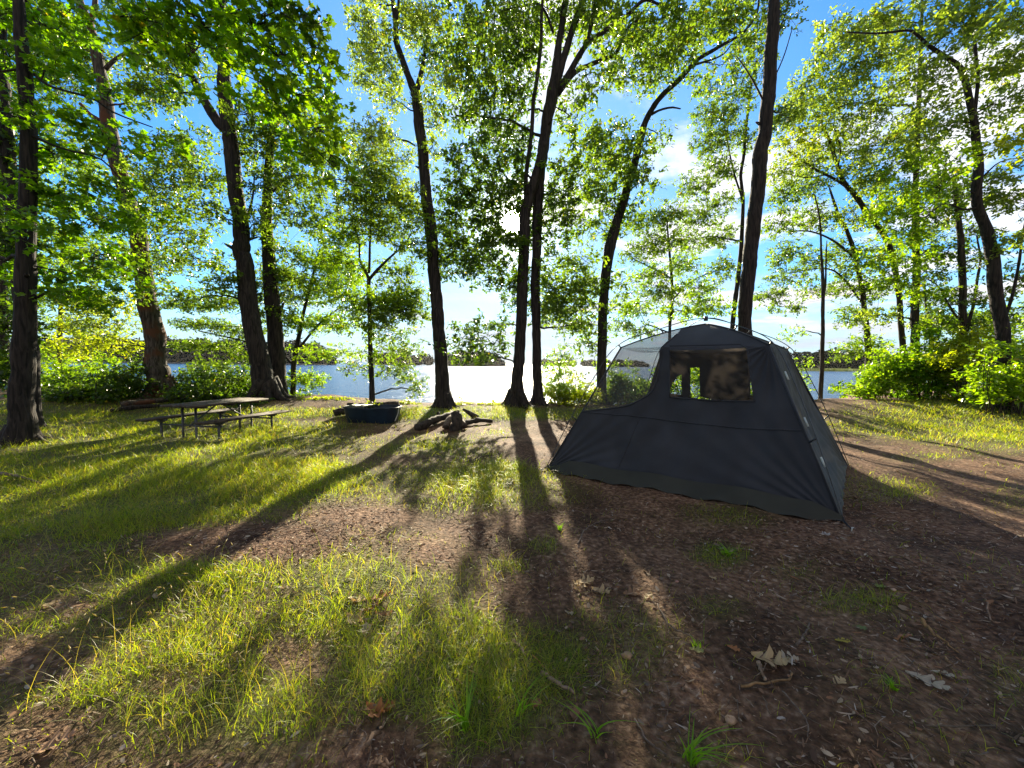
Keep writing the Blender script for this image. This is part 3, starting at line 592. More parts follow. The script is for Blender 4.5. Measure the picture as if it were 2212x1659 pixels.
tree('oak_tree', 'short thick trunk right of the dead pole with pale boughs leaning left over the water', [
    [(1876, 830, 20), (1876, 760, 17), (1870, 700, 14), (1862, 620, 12), (1845, 540, 11), (1825, 490, 9), (1812, 470, 8), (1800, 430, 6), (1790, 400, 3)], [(1850, 560, 6), (1800, 520, 5), (1750, 500, 4), (1700, 500, 3)], [(1866, 660, 5), (1820, 600, 5), (1780, 580, 4), (1700, 590, 3)]], 17.5,
    [(1700, 420, 34, 24), (1750, 400, 40, 26), (1690, 480, 34, 22), (1760, 470, 44, 24), (1700, 540, 34, 20), (1760, 560, 40, 18), (1820, 540, 34, 20), (1700, 600, 40, 16), (1660, 640, 34, 16), (1700, 660, 30, 14), (1760, 620, 34, 14), (1830, 620, 36, 20), (1850, 680, 44, 20), (1870, 740, 36, 20, 0, 1, 'bright'), (1830, 760, 24, 20), (1840, 580, 40, 20), (1900, 620, 36, 24), (1690, 560, 20, 14)],
    'oak', .135, .98, 'bark_far', group=RG, seed=18)
tree('oak_tree', 'leaning oak with a long diagonal limb reaching up left over the right bank', [
    [(1952, 830, 17), (1950, 760, 15), (1946, 690, 14), (1938, 600, 14), (1920, 530, 14), (1895, 485, 14), (1875, 462, 13), (1850, 425, 12), (1826, 398, 11), (1806, 350, 9), (1790, 300, 7), (1770, 260, 4)],
    [(1828, 402, 8), (1800, 385, 7), (1765, 368, 6), (1730, 345, 5), (1700, 325, 3)], [(1810, 360, 5), (1815, 320, 4), (1800, 270, 3)]], 16.5,
    [(1740, 190, 40, 26), (1700, 250, 34, 24), (1760, 260, 44, 26), (1720, 310, 40, 24, 0, 1, 'yellow'), (1780, 320, 44, 26), (1830, 280, 40, 26), (1690, 370, 30, 22), (1750, 350, 36, 20), (1850, 350, 40, 26), (1880, 400, 36, 26), (1910, 450, 34, 26), (1850, 470, 40, 22), (1900, 540, 36, 24), (1810, 200, 36, 26), (1780, 120, 30, 24), (1740, 220, 30, 20)],
    'pale', .135, .98, 'bark_far', group=RG, seed=19)
tree('oak_tree', 'upright middle trunk of the right bank behind bright green boughs', [
    [(1975, 830, 24), (1975, 760, 22), (1976, 690, 21), (1978, 600, 19), (1979, 500, 18), (1978, 400, 15), (1982, 300, 13), (1985, 200, 11), (1990, 80, 8), (1992, -20, 6)], [(1977, 240, 6), (1960, 228, 6), (1900, 228, 5), (1850, 222, 4), (1810, 232, 3)], [(1978, 560, 5), (2010, 540, 4), (2040, 560, 2)]], 15.0,
    [(1870, 60, 44, 30), (1930, 40, 44, 30), (1890, 120, 44, 26), (1950, 110, 40, 28), (1850, 150, 40, 24), (1920, 190, 40, 24), (1880, 240, 44, 22), (1830, 200, 34, 20), (1950, 270, 40, 26), (1900, 310, 44, 22), (2000, 330, 40, 26), (1940, 350, 44, 24, -1, 1, 'bright'), (1890, 380, 36, 22),
     (1950, 410, 50, 26, -1.5, 1, 'bright'), (1920, 460, 40, 24, -1.5, 1, 'bright'), (1990, 440, 44, 24, -1.5, 1, 'bright'), (1960, 510, 50, 26, -1.5, 1, 'bright'), (1900, 560, 44, 22, -1.5, 1, 'bright'), (1980, 560, 44, 24, -1.5, 1, 'bright'), (1930, 610, 44, 22, -1.5, 1, 'bright'), (2000, 630, 40, 22, -1, 1, 'bright'), (1900, 680, 30, 20), (2020, 490, 30, 24), (2000, 700, 26, 24), (1830, 90, 36, 24), (1800, 60, 30, 22)],
    'pale', .135, .98, 'bark_far', group=RG, seed=20)
tree('oak_tree', 'two pronged trunk deep among the shrubs of the right bank', [
    [(2072, 840, 26), (2076, 760, 24), (2079, 680, 20), (2080, 600, 18), (2076, 520, 17), (2068, 460, 13), (2060, 380, 9)], [(2082, 745, 10), (2092, 700, 9), (2104, 650, 8), (2112, 600, 7), (2118, 560, 6), (2110, 510, 4)], [(2078, 700, 6), (2050, 660, 6), (2028, 620, 4), (2000, 600, 3)]], 14.0,
    [(2040, 460, 36, 26), (2080, 420, 36, 26), (2050, 540, 36, 22), (2100, 500, 30, 22), (2030, 590, 30, 20), (2110, 560, 24, 24), (2060, 640, 36, 20), (2120, 640, 20, 26), (2030, 700, 30, 22, 0, 1, 'bright'), (2050, 390, 40, 26), (2100, 700, 24, 20), (2140, 690, 24, 20)],
    'oak', .135, .98, 'bark_far', group=RG, seed=21)
tree('oak_tree', 'big crooked trunk bending left then right at the far right of the bank', [
    [(2172, 850, 38), (2170, 790, 36), (2160, 700, 35), (2150, 620, 34), (2145, 560, 32), (2132, 500, 29), (2112, 440, 25), (2108, 400, 25), (2115, 360, 23), (2110, 300, 20), (2098, 230, 17), (2085, 180, 16), (2072, 145, 14), (2040, 122, 11), (2005, 98, 9), (1980, 75, 7), (1960, 66, 6), (1900, 72, 5), (1830, 70, 3)],
    [(2104, 255, 10), (2112, 180, 9), (2106, 100, 8), (2100, 0, 7), (2098, -80, 5)], [(2110, 450, 7), (2080, 452, 6), (2040, 440, 5), (2000, 470, 3)], [(2125, 380, 5), (2160, 350, 4), (2210, 340, 3)], [(2165, 700, 10), (2185, 640, 9), (2200, 570, 8), (2212, 490, 6), (2230, 430, 4)]], 11.5,
    [(2010, 40, 50, 30), (2070, 50, 50, 34), (2140, 60, 50, 34), (2190, 120, 40, 30), (2040, 170, 44, 26), (2150, 160, 50, 30), (2010, 240, 44, 26), (2060, 270, 40, 26), (2170, 230, 44, 30), (2190, 300, 40, 30, -2, 1, 'yellow'), (2150, 380, 44, 28), (2060, 340, 44, 26, -1, 1, 'bright'), (2190, 430, 36, 30), (2030, 400, 44, 24, -1, 1, 'bright'),
     (2180, 40, 44, 30, -2, 1, 'pale'), (2120, 10, 50, 24), (2180, 520, 30, 26), (2200, 600, 30, 26), (2140, 440, 30, 22), (2190, 680, 30, 20), (1990, 150, 40, 22), (1980, 300, 40, 22)],
    'pale', .135, .98, group=RG, seed=22)
tree('oak_tree', 'slim trunk half hidden between the upright and the two pronged trunk', [
    [(2008, 820, 10), (2010, 780, 9), (2014, 740, 8), (2008, 700, 7), (2000, 660, 5), (1996, 600, 4)]], 17.0,
    [(2000, 640, 26, 18), (2020, 670, 26, 18), (1990, 690, 24, 16, 0, 1, 'bright')], 'oak', .12, 1.0, 'bark_far', group=RG, seed=23, flare=.3)
# trees in the left background
tree('maple_tree', 'thin straight trunk in the left background among yellow green leaves', [
    [(127, 830, 13), (129, 780, 12), (131, 700, 12), (133, 620, 10), (135, 540, 8), (138, 450, 6), (140, 360, 3)], [(131, 715, 6), (150, 720, 5), (165, 712, 3)]], 17.5,
    [(120, 640, 50, 22, 0, 1, 'bright'), (180, 660, 50, 22, 0, 1, 'yellow'), (100, 700, 40, 20, 0, 1, 'bright'), (170, 700, 50, 18, 0, 1, 'yellow'), (210, 720, 50, 16, 0, 1, 'yellow'), (110, 570, 50, 26), (180, 590, 50, 24), (100, 500, 50, 30), (160, 520, 50, 26), (150, 440, 50, 30), (90, 420, 40, 30), (170, 770, 34, 14, 0, .8, 'yellow'), (100, 760, 36, 20, 0, 1, 'bright'), (90, 340, 50, 34), (180, 380, 50, 28), (240, 520, 40, 24), (250, 590, 40, 22), (60, 640, 30, 40), (20, 600, 40, 60), (140, 800, 34, 14, 0, 1, 'bright')],
    'bright', .125, .75, 'bark_far', group='trees in the left background', seed=24, flare=.3)
tree('maple_tree', 'dark leafy tree filling the gap at the far left edge', [
    [(10, 860, 26), (8, 700, 24), (2, 500, 22), (-8, 300, 20), (-20, 100, 16)]], 15.5,
    [(30, 780, 50, 40), (60, 830, 40, 24), (-10, 650, 50, 60), (-20, 480, 60, 60), (20, 380, 60, 50), (80, 250, 60, 50), (10, 220, 50, 60), (90, 150, 50, 50), (-20, 120, 60, 60), (60, 90, 60, 50), (160, 180, 50, 40)],
    'dark', .13, .6, 'bark_far', group='trees in the left background', seed=25)
# a maple standing just outside the left edge, its boughs hanging into the top of the view
tree('maple_tree', 'overhanging maple bough with large bright leaves across the top left', [
    [(-560, 1120, 90), (-560, 700, 80), (-540, 300, 74), (-470, 0, 60), (-380, -200, 44), (-200, -260, 34), (60, -230, 26), (200, -180, 20), (330, -90, 15), (420, -10, 10)],
    [(200, -180, 9), (270, -20, 6), (310, 25, 5), (370, 60, 4), (420, 80, 3), (475, 82, 2)], [(330, -90, 9), (460, -70, 8), (505, 0, 6), (540, 60, 4), (600, 110, 3), (680, 150, 2)], [(420, -10, 6), (500, 60, 5), (560, 170, 4), (640, 280, 3), (720, 360, 2)]], 4.6,
    [(300, 30, 50, 34), (360, 70, 60, 30), (430, 40, 60, 34), (500, 30, 60, 34), (420, 110, 50, 28), (570, 40, 70, 36), (640, 50, 50, 30, 0, .9, 'dark'), (690, 80, 36, 20, 0, .9, 'dark'), (520, 110, 60, 30), (600, 120, 60, 32), (670, 140, 50, 26, 0, 1, 'bright'), (560, 180, 50, 26, 0, 1, 'bright'), (640, 200, 56, 28, 0, 1, 'bright'), (700, 210, 30, 26),
     (610, 260, 50, 26), (680, 280, 50, 30, 0, 1, 'bright'), (720, 340, 44, 24, 0, 1, 'bright'), (650, 330, 40, 20), (740, 390, 26, 16, 0, .8, 'bright'), (380, 160, 40, 20, 0, .7), (480, 180, 30, 20, 0, .7), (300, 110, 30, 24, 0, .7)],
    'maple', .085, .85, group='maples at the left edge', seed=26, shape='maple', leafmat='leaf_near', Yoff=.4)
for i_, (lab, u, v, Y, bl, pl) in enumerate([
    ('bright bough of maple leaves hanging in front of the forked oak trunk', 470, 860, 9.0, [(440, 420, 44, 22), (490, 450, 40, 24), (520, 420, 34, 20), (400, 390, 40, 18), (540, 470, 26, 16), (370, 350, 36, 18), (500, 500, 30, 16), (430, 480, 36, 16)], 'maple')]):
    pass

# shrubs
def shrub(name, label, u, v, Y, blobs, pal, size, dens=1.1, group=None, seed=1, stems=4, shape='plain', cat='shrub', up=False):
    rg = np.random.default_rng(seed); b = at(u, v, Y); b[2] = float(ground_z(b[0], b[1]))
    root = empty(name, b, label, cat, group); sb = MB(); Vs, As, Bs, Cs = [], [], [], []; nv = 0
    for q in blobs:
        uu, vv, ru, rv = q[:4]; dY = q[4] if len(q) > 4 else rg.normal(0, .3); pl = q[6] if len(q) > 6 else pal; dn = q[5] if len(q) > 5 else 1
        c = at(uu, vv, Y + dY); s = (Y + dY) / FPX; rad = np.array([ru * s, max(ru, rv) * s * .8, rv * s])
        st = b + np.array([(c[0] - b[0]) * .6, (c[1] - b[1]) * .6, 0]) + rg.normal(size=3) * .08; st[2] = float(ground_z(st[0], st[1])) - .04
        sb.tube(spline([st, (st + c) / 2 + rg.normal(size=3) * .06, c], 7), np.linspace(.014, .005, 7), 5, cap=False)
        P, s0, s1 = twig_points(c, rad, dens * dn, size, rg)
        P[:, 2] = np.maximum(P[:, 2], ground_z(P[:, 0], P[:, 1]) + .02)
        for a_, b_ in list(zip(s0, s1))[::4]: sb.tube([c + (a_ - c) * .3, a_, b_], [.005, .004, .002], 3, cap=False)
        V, (A, B), C, kk = leaf_mesh(P, size, pl, rg, droop=.1, shape=shape)
        Vs.append(V); As.append(A + nv); Bs.append(B + nv); Cs.append(C); nv += len(V)
    sb.build('stems', M['bark_far'], root)
    make_mesh('foliage', np.vstack(Vs) - np.array(root.location), [np.vstack(As), np.vstack(Bs)], M['leaf'], root, np.vstack(Cs))
    return root
def hedge(u0, u1, vt, vb, n, seed, jit=10):
    rg = np.random.default_rng(seed); out = []
    for k in range(n):
        u = u0 + (u1 - u0) * (k + .5) / n + rg.normal() * 6; v = rg.uniform(vt, vb)
        out.append((u, v, rg.uniform(16, 34), rg.uniform(9, 20)))
    for k in range(n // 2): out.append((rg.uniform(u0 - 8, u1 + 8), vt - rg.uniform(8, 30), rg.uniform(6, 12), rg.uniform(7, 13), rg.normal(0, .3), .8))
    return out
SB = 'shrubs on the right bank'
for i_, (lab, u0, u1, vt, vb, n, Y, pl) in enumerate([
    ('low bright shrub at the water end of the right bank thicket', 1840, 1910, 815, 850, 7, 14.5, 'bright'),
    ('leafy shrub under the short thick trunk', 1900, 1980, 770, 850, 12, 14.8, 'bright'),
    ('dense shrub under the upright middle trunk', 1975, 2060, 745, 850, 14, 14.2, 'maple'),
    ('bright shrub left of the crooked trunk', 2050, 2130, 750, 855, 14, 13.2, 'yellow'),
    ('large leaved shrub at the foot of the crooked trunk', 2120, 2190, 785, 860, 11, 11.0, 'bright'),
    ('big rounded shrub cut by the right edge', 2180, 2270, 775, 865, 12, 11.0, 'bright'),
    ('taller shrub behind the thicket at right', 2060, 2200, 690, 760, 10, 16.0, 'bright')]):
    shrub('shrub', lab, (u0 + u1) / 2, 850, Y, hedge(u0, u1, vt, vb, n, 40 + i_), pl, .12, 1.1, SB, 60 + i_)
shrub('shrub', 'yellow green shrub seen through the mesh side of the tent', 1370, 870, 14.0, hedge(1310, 1440, 815, 865, 14, 50) + [(1350, 850, 40, 20), (1400, 855, 36, 20), (1310, 860, 30, 18)], 'bright', .11, 1.1, 'shrubs along the shore', 70)
shrub('shrub', 'low bright bank shrub between the twin stem and the tent', 1235, 868, 13.2, hedge(1190, 1290, 840, 872, 10, 51), 'yellow', .10, .9, 'shrubs along the shore', 71)
shrub('shrub', 'bush behind the tent, left of the heavy trunk', 1510, 870, 13.6, hedge(1440, 1590, 790, 865, 16, 52), 'bright', .11, 1.1, 'shrubs along the shore', 72)
shrub('shrub', 'bush behind the tent, right of the heavy trunk', 1680, 870, 14.0, hedge(1620, 1720, 810, 865, 10, 53), 'bright', .11, 1.0, 'shrubs along the shore', 77)
shrub('sapling', 'airy green sapling between the twin stem and the tent', 1204, 868, 13.4, [(1205, 770, 22, 12), (1195, 800, 24, 14), (1220, 810, 24, 14), (1200, 835, 26, 14), (1225, 785, 14, 10), (1212, 755, 8, 8), (1235, 840, 20, 12), (1180, 820, 12, 10)], 'bright', .08, 1.0, 'shrubs along the shore', 73, cat='sapling')
shrub('shrub', 'dark tangled bush at the foot of the old peeling trunk', 300, 862, 12.3, [(300, 800, 24, 20), (270, 820, 30, 18), (310, 830, 34, 22), (250, 845, 34, 18), (290, 780, 14, 16), (330, 855, 30, 16)], 'dark', .10, 1.4, 'shrubs in the left background', 74)
shrub('shrub', 'sunlit low bush right of the leftmost trunks', 150, 860, 13.5, hedge(90, 240, 800, 860, 14, 54), 'bright', .11, 1.2, 'shrubs in the left background', 75)
shrub('shrub', 'dark low bush behind the left end of the picnic table', 440, 862, 13.0, hedge(370, 545, 830, 866, 14, 55), 'dark', .10, 1.2, 'shrubs in the left background', 76)
for i_, (lab, u0, u1, vt, vb, n, Y, pl) in enumerate([
    ('dark ground ivy mound between the leftmost trunks and the peeling trunk', 95, 260, 838, 872, 16, 11.6, 'dark'), ('dark leafy mound right of the old peeling trunk', 385, 545, 845, 872, 14, 11.9, 'dark'),
    ('shaded brush under the young maple background trunk', 60, 200, 820, 856, 12, 15.0, 'oak'), ('dark brush by the water between the peeling trunk and the forked oak', 400, 540, 815, 850, 12, 14.0, 'dark')]):
    shrub('shrub', lab, (u0 + u1) / 2, 862, Y, hedge(u0, u1, vt, vb, n, 540 + i_), pl, .10, 1.1, 'shrubs in the left background', 560 + i_)
for i_, (lab, uu, sd) in enumerate([('small weed clump on the bank right of the fire ring', 886, 80), ('weeds at the foot of the trunk left of the sun glitter', 990, 81), ('weeds glowing in front of the sun glitter', 1065, 82), ('small weed clump beside the young oak', 730, 83), ('low weeds left of the young oak by the water', 680, 84), ('weeds sprouting between the fire pit and the log heap', 792, 85)]):
    shrub('weed_clump', lab, uu, 882, 12.6 if sd < 85 else 10.05, [(uu, 872 if sd < 85 else 878, 20, 8, 0, .7), (uu + 16, 876, 14, 6, 0, .7), (uu - 18, 877, 14, 6, 0, .7)], 'yellow', .06, .8, 'weed clumps on the bank', sd, cat='weeds')

# ------------------------------------------------------------------ far shores
def wood(name, label, x0, x1, Y, h, seed, pal, n=46, base=-.85, step=None):
    """a far-off wood that reads as one mass: rounded crowns of leaf-mass faces over a bank"""
    rg = np.random.default_rng(seed); mb = MB()
    Vs, As, Bs, Cs = [], [], [], []; nv = 0
    for k in range(n):
        x = rg.uniform(x0, x1); y = Y + rg.uniform(-1, 1) * h * .8
        e = min(1, (min(x - x0, x1 - x)) / (h * 1.2) + .25); hh = h * rg.uniform(.6, 1.1) * e; r = hh * rg.uniform(.4, .6)
        c = np.array([x, y, base + hh * .55]); m = 420
        d = rg.normal(size=(m, 3)); d /= np.linalg.norm(d, axis=1)[:, None]; P = c + d * np.array([r, r, hh * .48]) * rg.uniform(.7, 1.1, (m, 1))
        V, (A, B), C, kk = leaf_mesh(P, h * .20, pal, rg, shape='plain')
        Vs.append(V); As.append(A + nv); Bs.append(B + nv); Cs.append(C); nv += len(V)
        t0 = c.copy(); t0[2] = base
    o = make_mesh(name, np.vstack(Vs), [np.vstack(As), np.vstack(Bs)], M['leaf_far'], None, np.vstack(Cs))
    return tag(o, label, 'wood', kind='stuff')
GREEN['far'] = ((.018, .03, .022), (.04, .055, .03)); GREEN['reed'] = ((.16, .19, .05), (.24, .26, .09))
M['leaf_far'] = m_leaf('leaf_far', trans=(.8, .9, .6), tmix=.10, rough=.9, spec=.05)
def shore(name, label, x0, x1, Y, dy, h, seed, c1, c2):
    rg = np.random.default_rng(seed); xs = np.linspace(x0, x1, 60); prof = [(-dy, -1.2), (-dy * .8, -.6), (-dy * .3, h * .5), (0, h), (dy * 2, h), (dy * 3, -1.2)]
    V = []; 
    for x in xs:
        e = min(1, min(x - x0, x1 - x) / (abs(x1 - x0) * .08) + .02); j = rg.normal() * dy * .12
        for (a, b) in prof: V.append((x, Y + a * e + j, -.95 + (b + .95) * e))
    k = len(prof); i = np.arange(59)[:, None] * k; jx = np.arange(k - 1)[None, :]
    Q = np.stack([i + jx, i + jx + 1, i + k + jx + 1, i + k + jx], -1).reshape(-1, 4)
    o = make_mesh(name, np.array(V), Q, m_noise(name, c1, c2, .25, .9, .3, .3), None, None, True)
    return tag(o, label, name.split('.')[0].replace('_', ' '), kind='structure')
shore('island', 'low island bank left of the sun glitter', -62, -2, 330, 14, .0, 1, (.03, .03, .022), (.06, .055, .04))
wood('wood', 'distant dark island wood across the lake, left of the twin stem', -60, -8, 335, 12.5, 2, 'far', 54)
shore('far_shore', 'far bank at the left of the lake', -420, -150, 300, 20, .2, 3, (.05, .05, .04), (.12, .11, .09))
wood('wood', 'wooded far shore on the left, seen between the left trunks', -410, -155, 320, 19, 4, 'far', 110)
wood('wood', 'low wooded shore behind the shore tree', -165, -52, 420, 12, 5, 'far', 60)
shore('far_shore', 'green reed bank on the right side of the lake', 120, 400, 230, 12, .7, 6, (.10, .13, .03), (.20, .22, .07))
wood('wood', 'wooded shore beyond the reed bank on the right', 130, 420, 270, 13, 7, 'far', 120)
wood('wood', 'low hazy wooded horizon behind the tent', 30, 190, 520, 9, 8, 'far', 90)
def reeds():
    rg = np.random.default_rng(5); n = 9000; P = np.stack([rg.uniform(124, 396, n), rg.uniform(217, 236, n), np.full(n, -.6)], 1)
    h = rg.uniform(1.0, 2.0, n); w = .12
    V = np.stack([P + [-w, 0, 0], P + [w, 0, 0], P + np.stack([rg.normal(0, .2, n), rg.normal(0, .2, n), h], 1)], 1).reshape(-1, 3)
    c = np.repeat(np.array([.15, .18, .04]) + rg.random((n, 1)) * np.array([.1, .09, .04]), 3, 0)
    tag(make_mesh('reeds', V, np.arange(3 * n).reshape(-1, 3), M['leaf_far'], None, c), 'pale green reeds along the right far bank', 'reeds', kind='stuff')
reeds()
def pier():
    root = empty('causeway', (30, 300, -.85), 'thin low causeway on posts at the tip of the island', 'causeway')
    d = MB(); d.box((13, 300, .95), (52, 3, .5)); d.build('deck', M['steel'], root)
    for k in range(9):
        p = MB(); x = -11 + k * 6.0; p.tube([(x, 300, -2), (x, 300, .7)], .35, 8); p.build('post', M['steel'], root)
pier()
# ------------------------------------------------------------------ tent
def build_tent():
    A = gpoint(1183, 1012); B = gpoint(1818, 1128); Cc = gpoint(1830, 1006)
    Dd = A + Cc - B; Dd[2] = float(ground_z(Dd[0], Dd[1]))
    cen = (A + Cc) / 2; zg = float(ground_z(cen[0], cen[1]))
    def eave(P, t=.455, z=1.86): q = P + (cen - P) * t; q[2] = z; return q
    EA, EB, EC, ED = eave(A), eave(B), eave(Cc), eave(Dd)
    top = cen.copy(); top[2] = 2.24
    root = empty('tent', (cen[0], cen[1], zg), 'dark cabin tent with mesh windows and arched outside poles standing on bare earth', 'tent')
    o0 = np.array(root.location)
    cloth = m_cloth('tent_cloth', (.031, .034, .040), transl=.008)
    cloth_back = m_cloth('tent_back_cloth', (.03, .03, .032), transl=.07)
    cloth_skylit = m_cloth('tent_cloth_skylit', (.062, .065, .050), transl=.2)  # right side: skylight falling on it is put into the lighter grey-green colour
    mesh1 = m_cloth('tent_mesh', (.10, .10, .095), transp=.54, transl=.3)
    mesh2 = m_cloth('window_mesh', (.07, .065, .06), transp=.74, transl=.2)
    flap = m_cloth('ground_flap_cloth', (.034, .036, .028), transl=.05)
    pole = m_noise('pole', (.02, .022, .022), (.05, .05, .05), 8, .35, 0, metallic=.2, spec=.6)
    rg = np.random.default_rng(11)
    def ridge(E, t):  # roof ridge from eave corner to the top, bulging up
        q = E + (top - E) * t; q = q.copy(); q[2] += .17 * t * (1 - t); return q
    def wall_pt(P, Q, EP, EQ, s, t):
        b = P + (Q - P) * s; e = EP + (EQ - EP) * s; p = b + (e - b) * t
        p = p.copy(); n = np.cross(Q - P, EP - P); n /= np.linalg.norm(n)
        sag = .10 * math.sin(math.pi * s) * math.sin(math.pi * t) + .012 * math.sin(s * 21 + t * 9) * math.sin(math.pi * t) + .008 * math.sin(s * 47 - t * 15) * math.sin(math.pi * s)
        for (cs, ct) in ((0, 0), (1, 0), (0, 1), (1, 1)):
            dx, dy = s - cs, (t - ct) * .7; rr = math.hypot(dx, dy) + 1e-6
            sag += .016 * math.sin(math.atan2(dy, dx) * 26 + cs) * math.exp(-rr / .28) * min(1, rr / .05) * min(1, 12 * s * (1 - s) * 2)
        return p - n * sag
    def roof_pt(EP, EQ, s, t):
        a = ridge(EP, t); b = ridge(EQ, t); p = a + (b - a) * s; p = p.copy(); p[2] -= .16 * s * (1 - s) * (1 - t) * 1.2; return p
    def sheet(fn, nu, nv, classes, default, cellname):
        S = np.linspace(0, 1, nu + 1); T = np.linspace(0, 1, nv + 1)
        G = np.array([[fn(s, t) for s in S] for t in T])           # (nv+1, nu+1, 3)
        cc = (G[:-1, :-1] + G[1:, 1:]) / 2
        u, v = project(cc.reshape(-1, 3)); lab = np.full(u.shape, -1)
        for ci, polys in enumerate(classes):
            for po in polys: lab[inpoly(u, v, po)] = ci
        i = np.arange(nv)[:, None] * (nu + 1); j = np.arange(nu)[None, :]
        Q = np.stack([i + j, i + j + 1, i + nu + 1 + j + 1, i + nu + 1 + j], -1).reshape(-1, 4)
        V = G.reshape(-1, 3) - o0
        out = {}
        for ci in sorted(set(lab)): out[ci] = (V, Q[lab == ci])
        return out
    def add(part, name, mat, parent=root):
        V, Q = part; used = np.unique(Q); mp = np.zeros(len(V), int); mp[used] = np.arange(len(used))
        return make_mesh(name, V[used], mp[Q], mat, parent, None, True)
    # front: everything above the curve at the left is mesh, one window at the right
    curve = [(1256, 888), (1285, 887), (1318, 883), (1348, 878), (1372, 870), (1392, 860), (1407, 845), (1418, 826), (1424, 805), (1427, 780), (1427, 758), (1436, 744), (1450, 733), (1463, 722), (1470, 712)]
    meshpoly = curve + [(1463, 690), (1300, 690), (1200, 800), (1200, 884)]
    winpoly = [(1446, 748), (1600, 744), (1612, 752), (1630, 866), (1560, 866), (1446, 858)]
    f = sheet(lambda s, t: wall_pt(A, B, EA, EB, s, t), 260, 150, [[meshpoly], [winpoly]], -1, 'front')
    add(f[-1], 'front_wall', cloth); add(f[0], 'mesh_panel', mesh1)
    if 1 in f: add(f[1], 'window_mesh', mesh2)
    r = sheet(lambda s, t: roof_pt(EA, EB, s, t), 160, 60, [[meshpoly]], -1, 'roof')
    add(r[-1], 'roof_panel', cloth)
    if 0 in r: add(r[0], 'roof_mesh', mesh1)
    # left side: solid below, mesh above; its roof triangle is mesh
    f = sheet(lambda s, t: wall_pt(Dd, A, ED, EA, s, t), 60, 60, [], -1, 'left'); V, Q = f[-1]
    lo = V[Q].mean(1)[:, 2] + o0[2] < .62; add((V, Q[lo]), 'left_wall', cloth); add((V, Q[~lo]), 'mesh_panel', mesh1)
    f = sheet(lambda s, t: roof_pt(ED, EA, s, t), 24, 20, [], -1, 'x'); add(f[-1], 'roof_mesh', mesh1)
    # back wall with window openings
    wins = [[(1446, 850), (1473, 853), (1472, 809), (1463, 814), (1452, 829)], [(1491.5, 795), (1510.5, 793), (1512, 856), (1536, 862), (1536, 866), (1491, 858)], [(1615, 786), (1618, 787), (1627, 855), (1618, 854)]]
    f = sheet(lambda s, t: wall_pt(Cc, Dd, EC, ED, s, t), 400, 240, [[[(-9, -9), (-8, -9), (-8, -8)]], wins], -1, 'back')
    add(f[-1], 'back_wall', cloth_back)
    f = sheet(lambda s, t: roof_pt(EC, ED, s, t), 40, 24, [], -1, 'x'); add(f[-1], 'roof_panel', m_cloth('roof_back_cloth', (.11, .11, .105), transl=.3))
    # right side with an arched window, and its roof
    arch = [(1742, 930), (1744, 900), (1750, 882), (1760, 876), (1768, 880), (1778, 905), (1795, 960), (1806, 1000), (1810, 1040), (1815, 1085), (1800, 1070), (1775, 1010)]
    f = sheet(lambda s, t: wall_pt(B, Cc, EB, EC, s, t), 160, 160, [[arch]], -1, 'right')
    add(f[-1], 'right_wall', cloth_skylit)
    if 0 in f: add(f[0], 'side_window_mesh', m_cloth('side_window_mesh', (.10, .12, .12), transp=.25, transl=.3))
    f = sheet(lambda s, t: roof_pt(EB, EC, s, t), 40, 24, [], -1, 'x'); add(f[-1], 'roof_panel', cloth_skylit)
    # floor
    fl = np.array([A, B, Cc, Dd]) + (cen - np.array([A, B, Cc, Dd])) * .01; fl[:, 2] += .03
    make_mesh('floor_sheet', fl - o0, np.array([[0, 1, 2, 3]]), cloth, root)
    # piping round the big mesh opening, seam tapes
    def on_front(u, v):
        n = np.cross(B - A, EA - A); rr = rays((u, v))[0]; o = np.array([0, 0, EYE]); t = np.dot(A - o, n) / np.dot(rr, n); p = o + rr * t
        nn = n / np.linalg.norm(n); return p + nn * (-.10 if nn[1] > 0 else .10) * 0
    pb = MB()
    S_ = [(s, t) for s in np.linspace(0, 1, 200) for t in np.linspace(0, 1, 120)]
    FP = np.array([wall_pt(A, B, EA, EB, s, t) for s, t in S_]); fu, fv = project(FP)
    RP = np.array([roof_pt(EA, EB, s, t) for s, t in S_]); ru, rv = project(RP)
    AP = np.vstack([FP, RP]); au = np.concatenate([fu, ru]); av = np.concatenate([fv, rv])
    def snap(u, v): return AP[int(np.argmin((au - u) ** 2 + (av - v) ** 2))]
    pts = spline(np.array([snap(u, v) for u, v in curve[:-1]]), 50)
    pb.tube(pts, .013, 6); 
    pb.build('mesh_piping', cloth, root)
    tb = MB(); tb.tube(spline([wall_pt(A, B, EA, EB, s, .0) + np.array([0, -.012, .02]) for s in np.linspace(0, 1, 12)], 40), .012, 6); tb.build('hem', cloth, root)
    for (P0, P1, E0, E1) in ((A, B, EA, EB), (B, Cc, EB, EC)):
        pass
    for (P, E) in ((A, EA), (B, EB), (Cc, EC), (Dd, ED)):
        sm = MB(); sm.tube([P, E], .014, 6); sm.tube([ridge(E, t) + np.array([0, 0, .004]) for t in np.linspace(0, 1, 16)], .011, 6); sm.build('corner_seam', cloth, root)
    for pts_, r_ in (([wall_pt(A, B, EA, EB, s, .47 + .01 * math.sin(s * 6)) + np.array([0, -.006, 0]) for s in np.linspace(.03, .99, 50)], .007),
                     ([wall_pt(A, B, EA, EB, .30 + .03 * t, t) + np.array([0, -.004, 0]) for t in np.linspace(0, .46, 30)], .005),
                     ([wall_pt(A, B, EA, EB, s, .04) + np.array([0, -.006, 0]) for s in np.linspace(.01, .99, 50)], .008)):
        sm = MB(); sm.tube(pts_, r_, 6); sm.build('seam', cloth, root)
    wf = MB(); wp = [(1446, 748), (1600, 744), (1613, 753), (1630, 866), (1560, 866), (1446, 858), (1446, 748)]
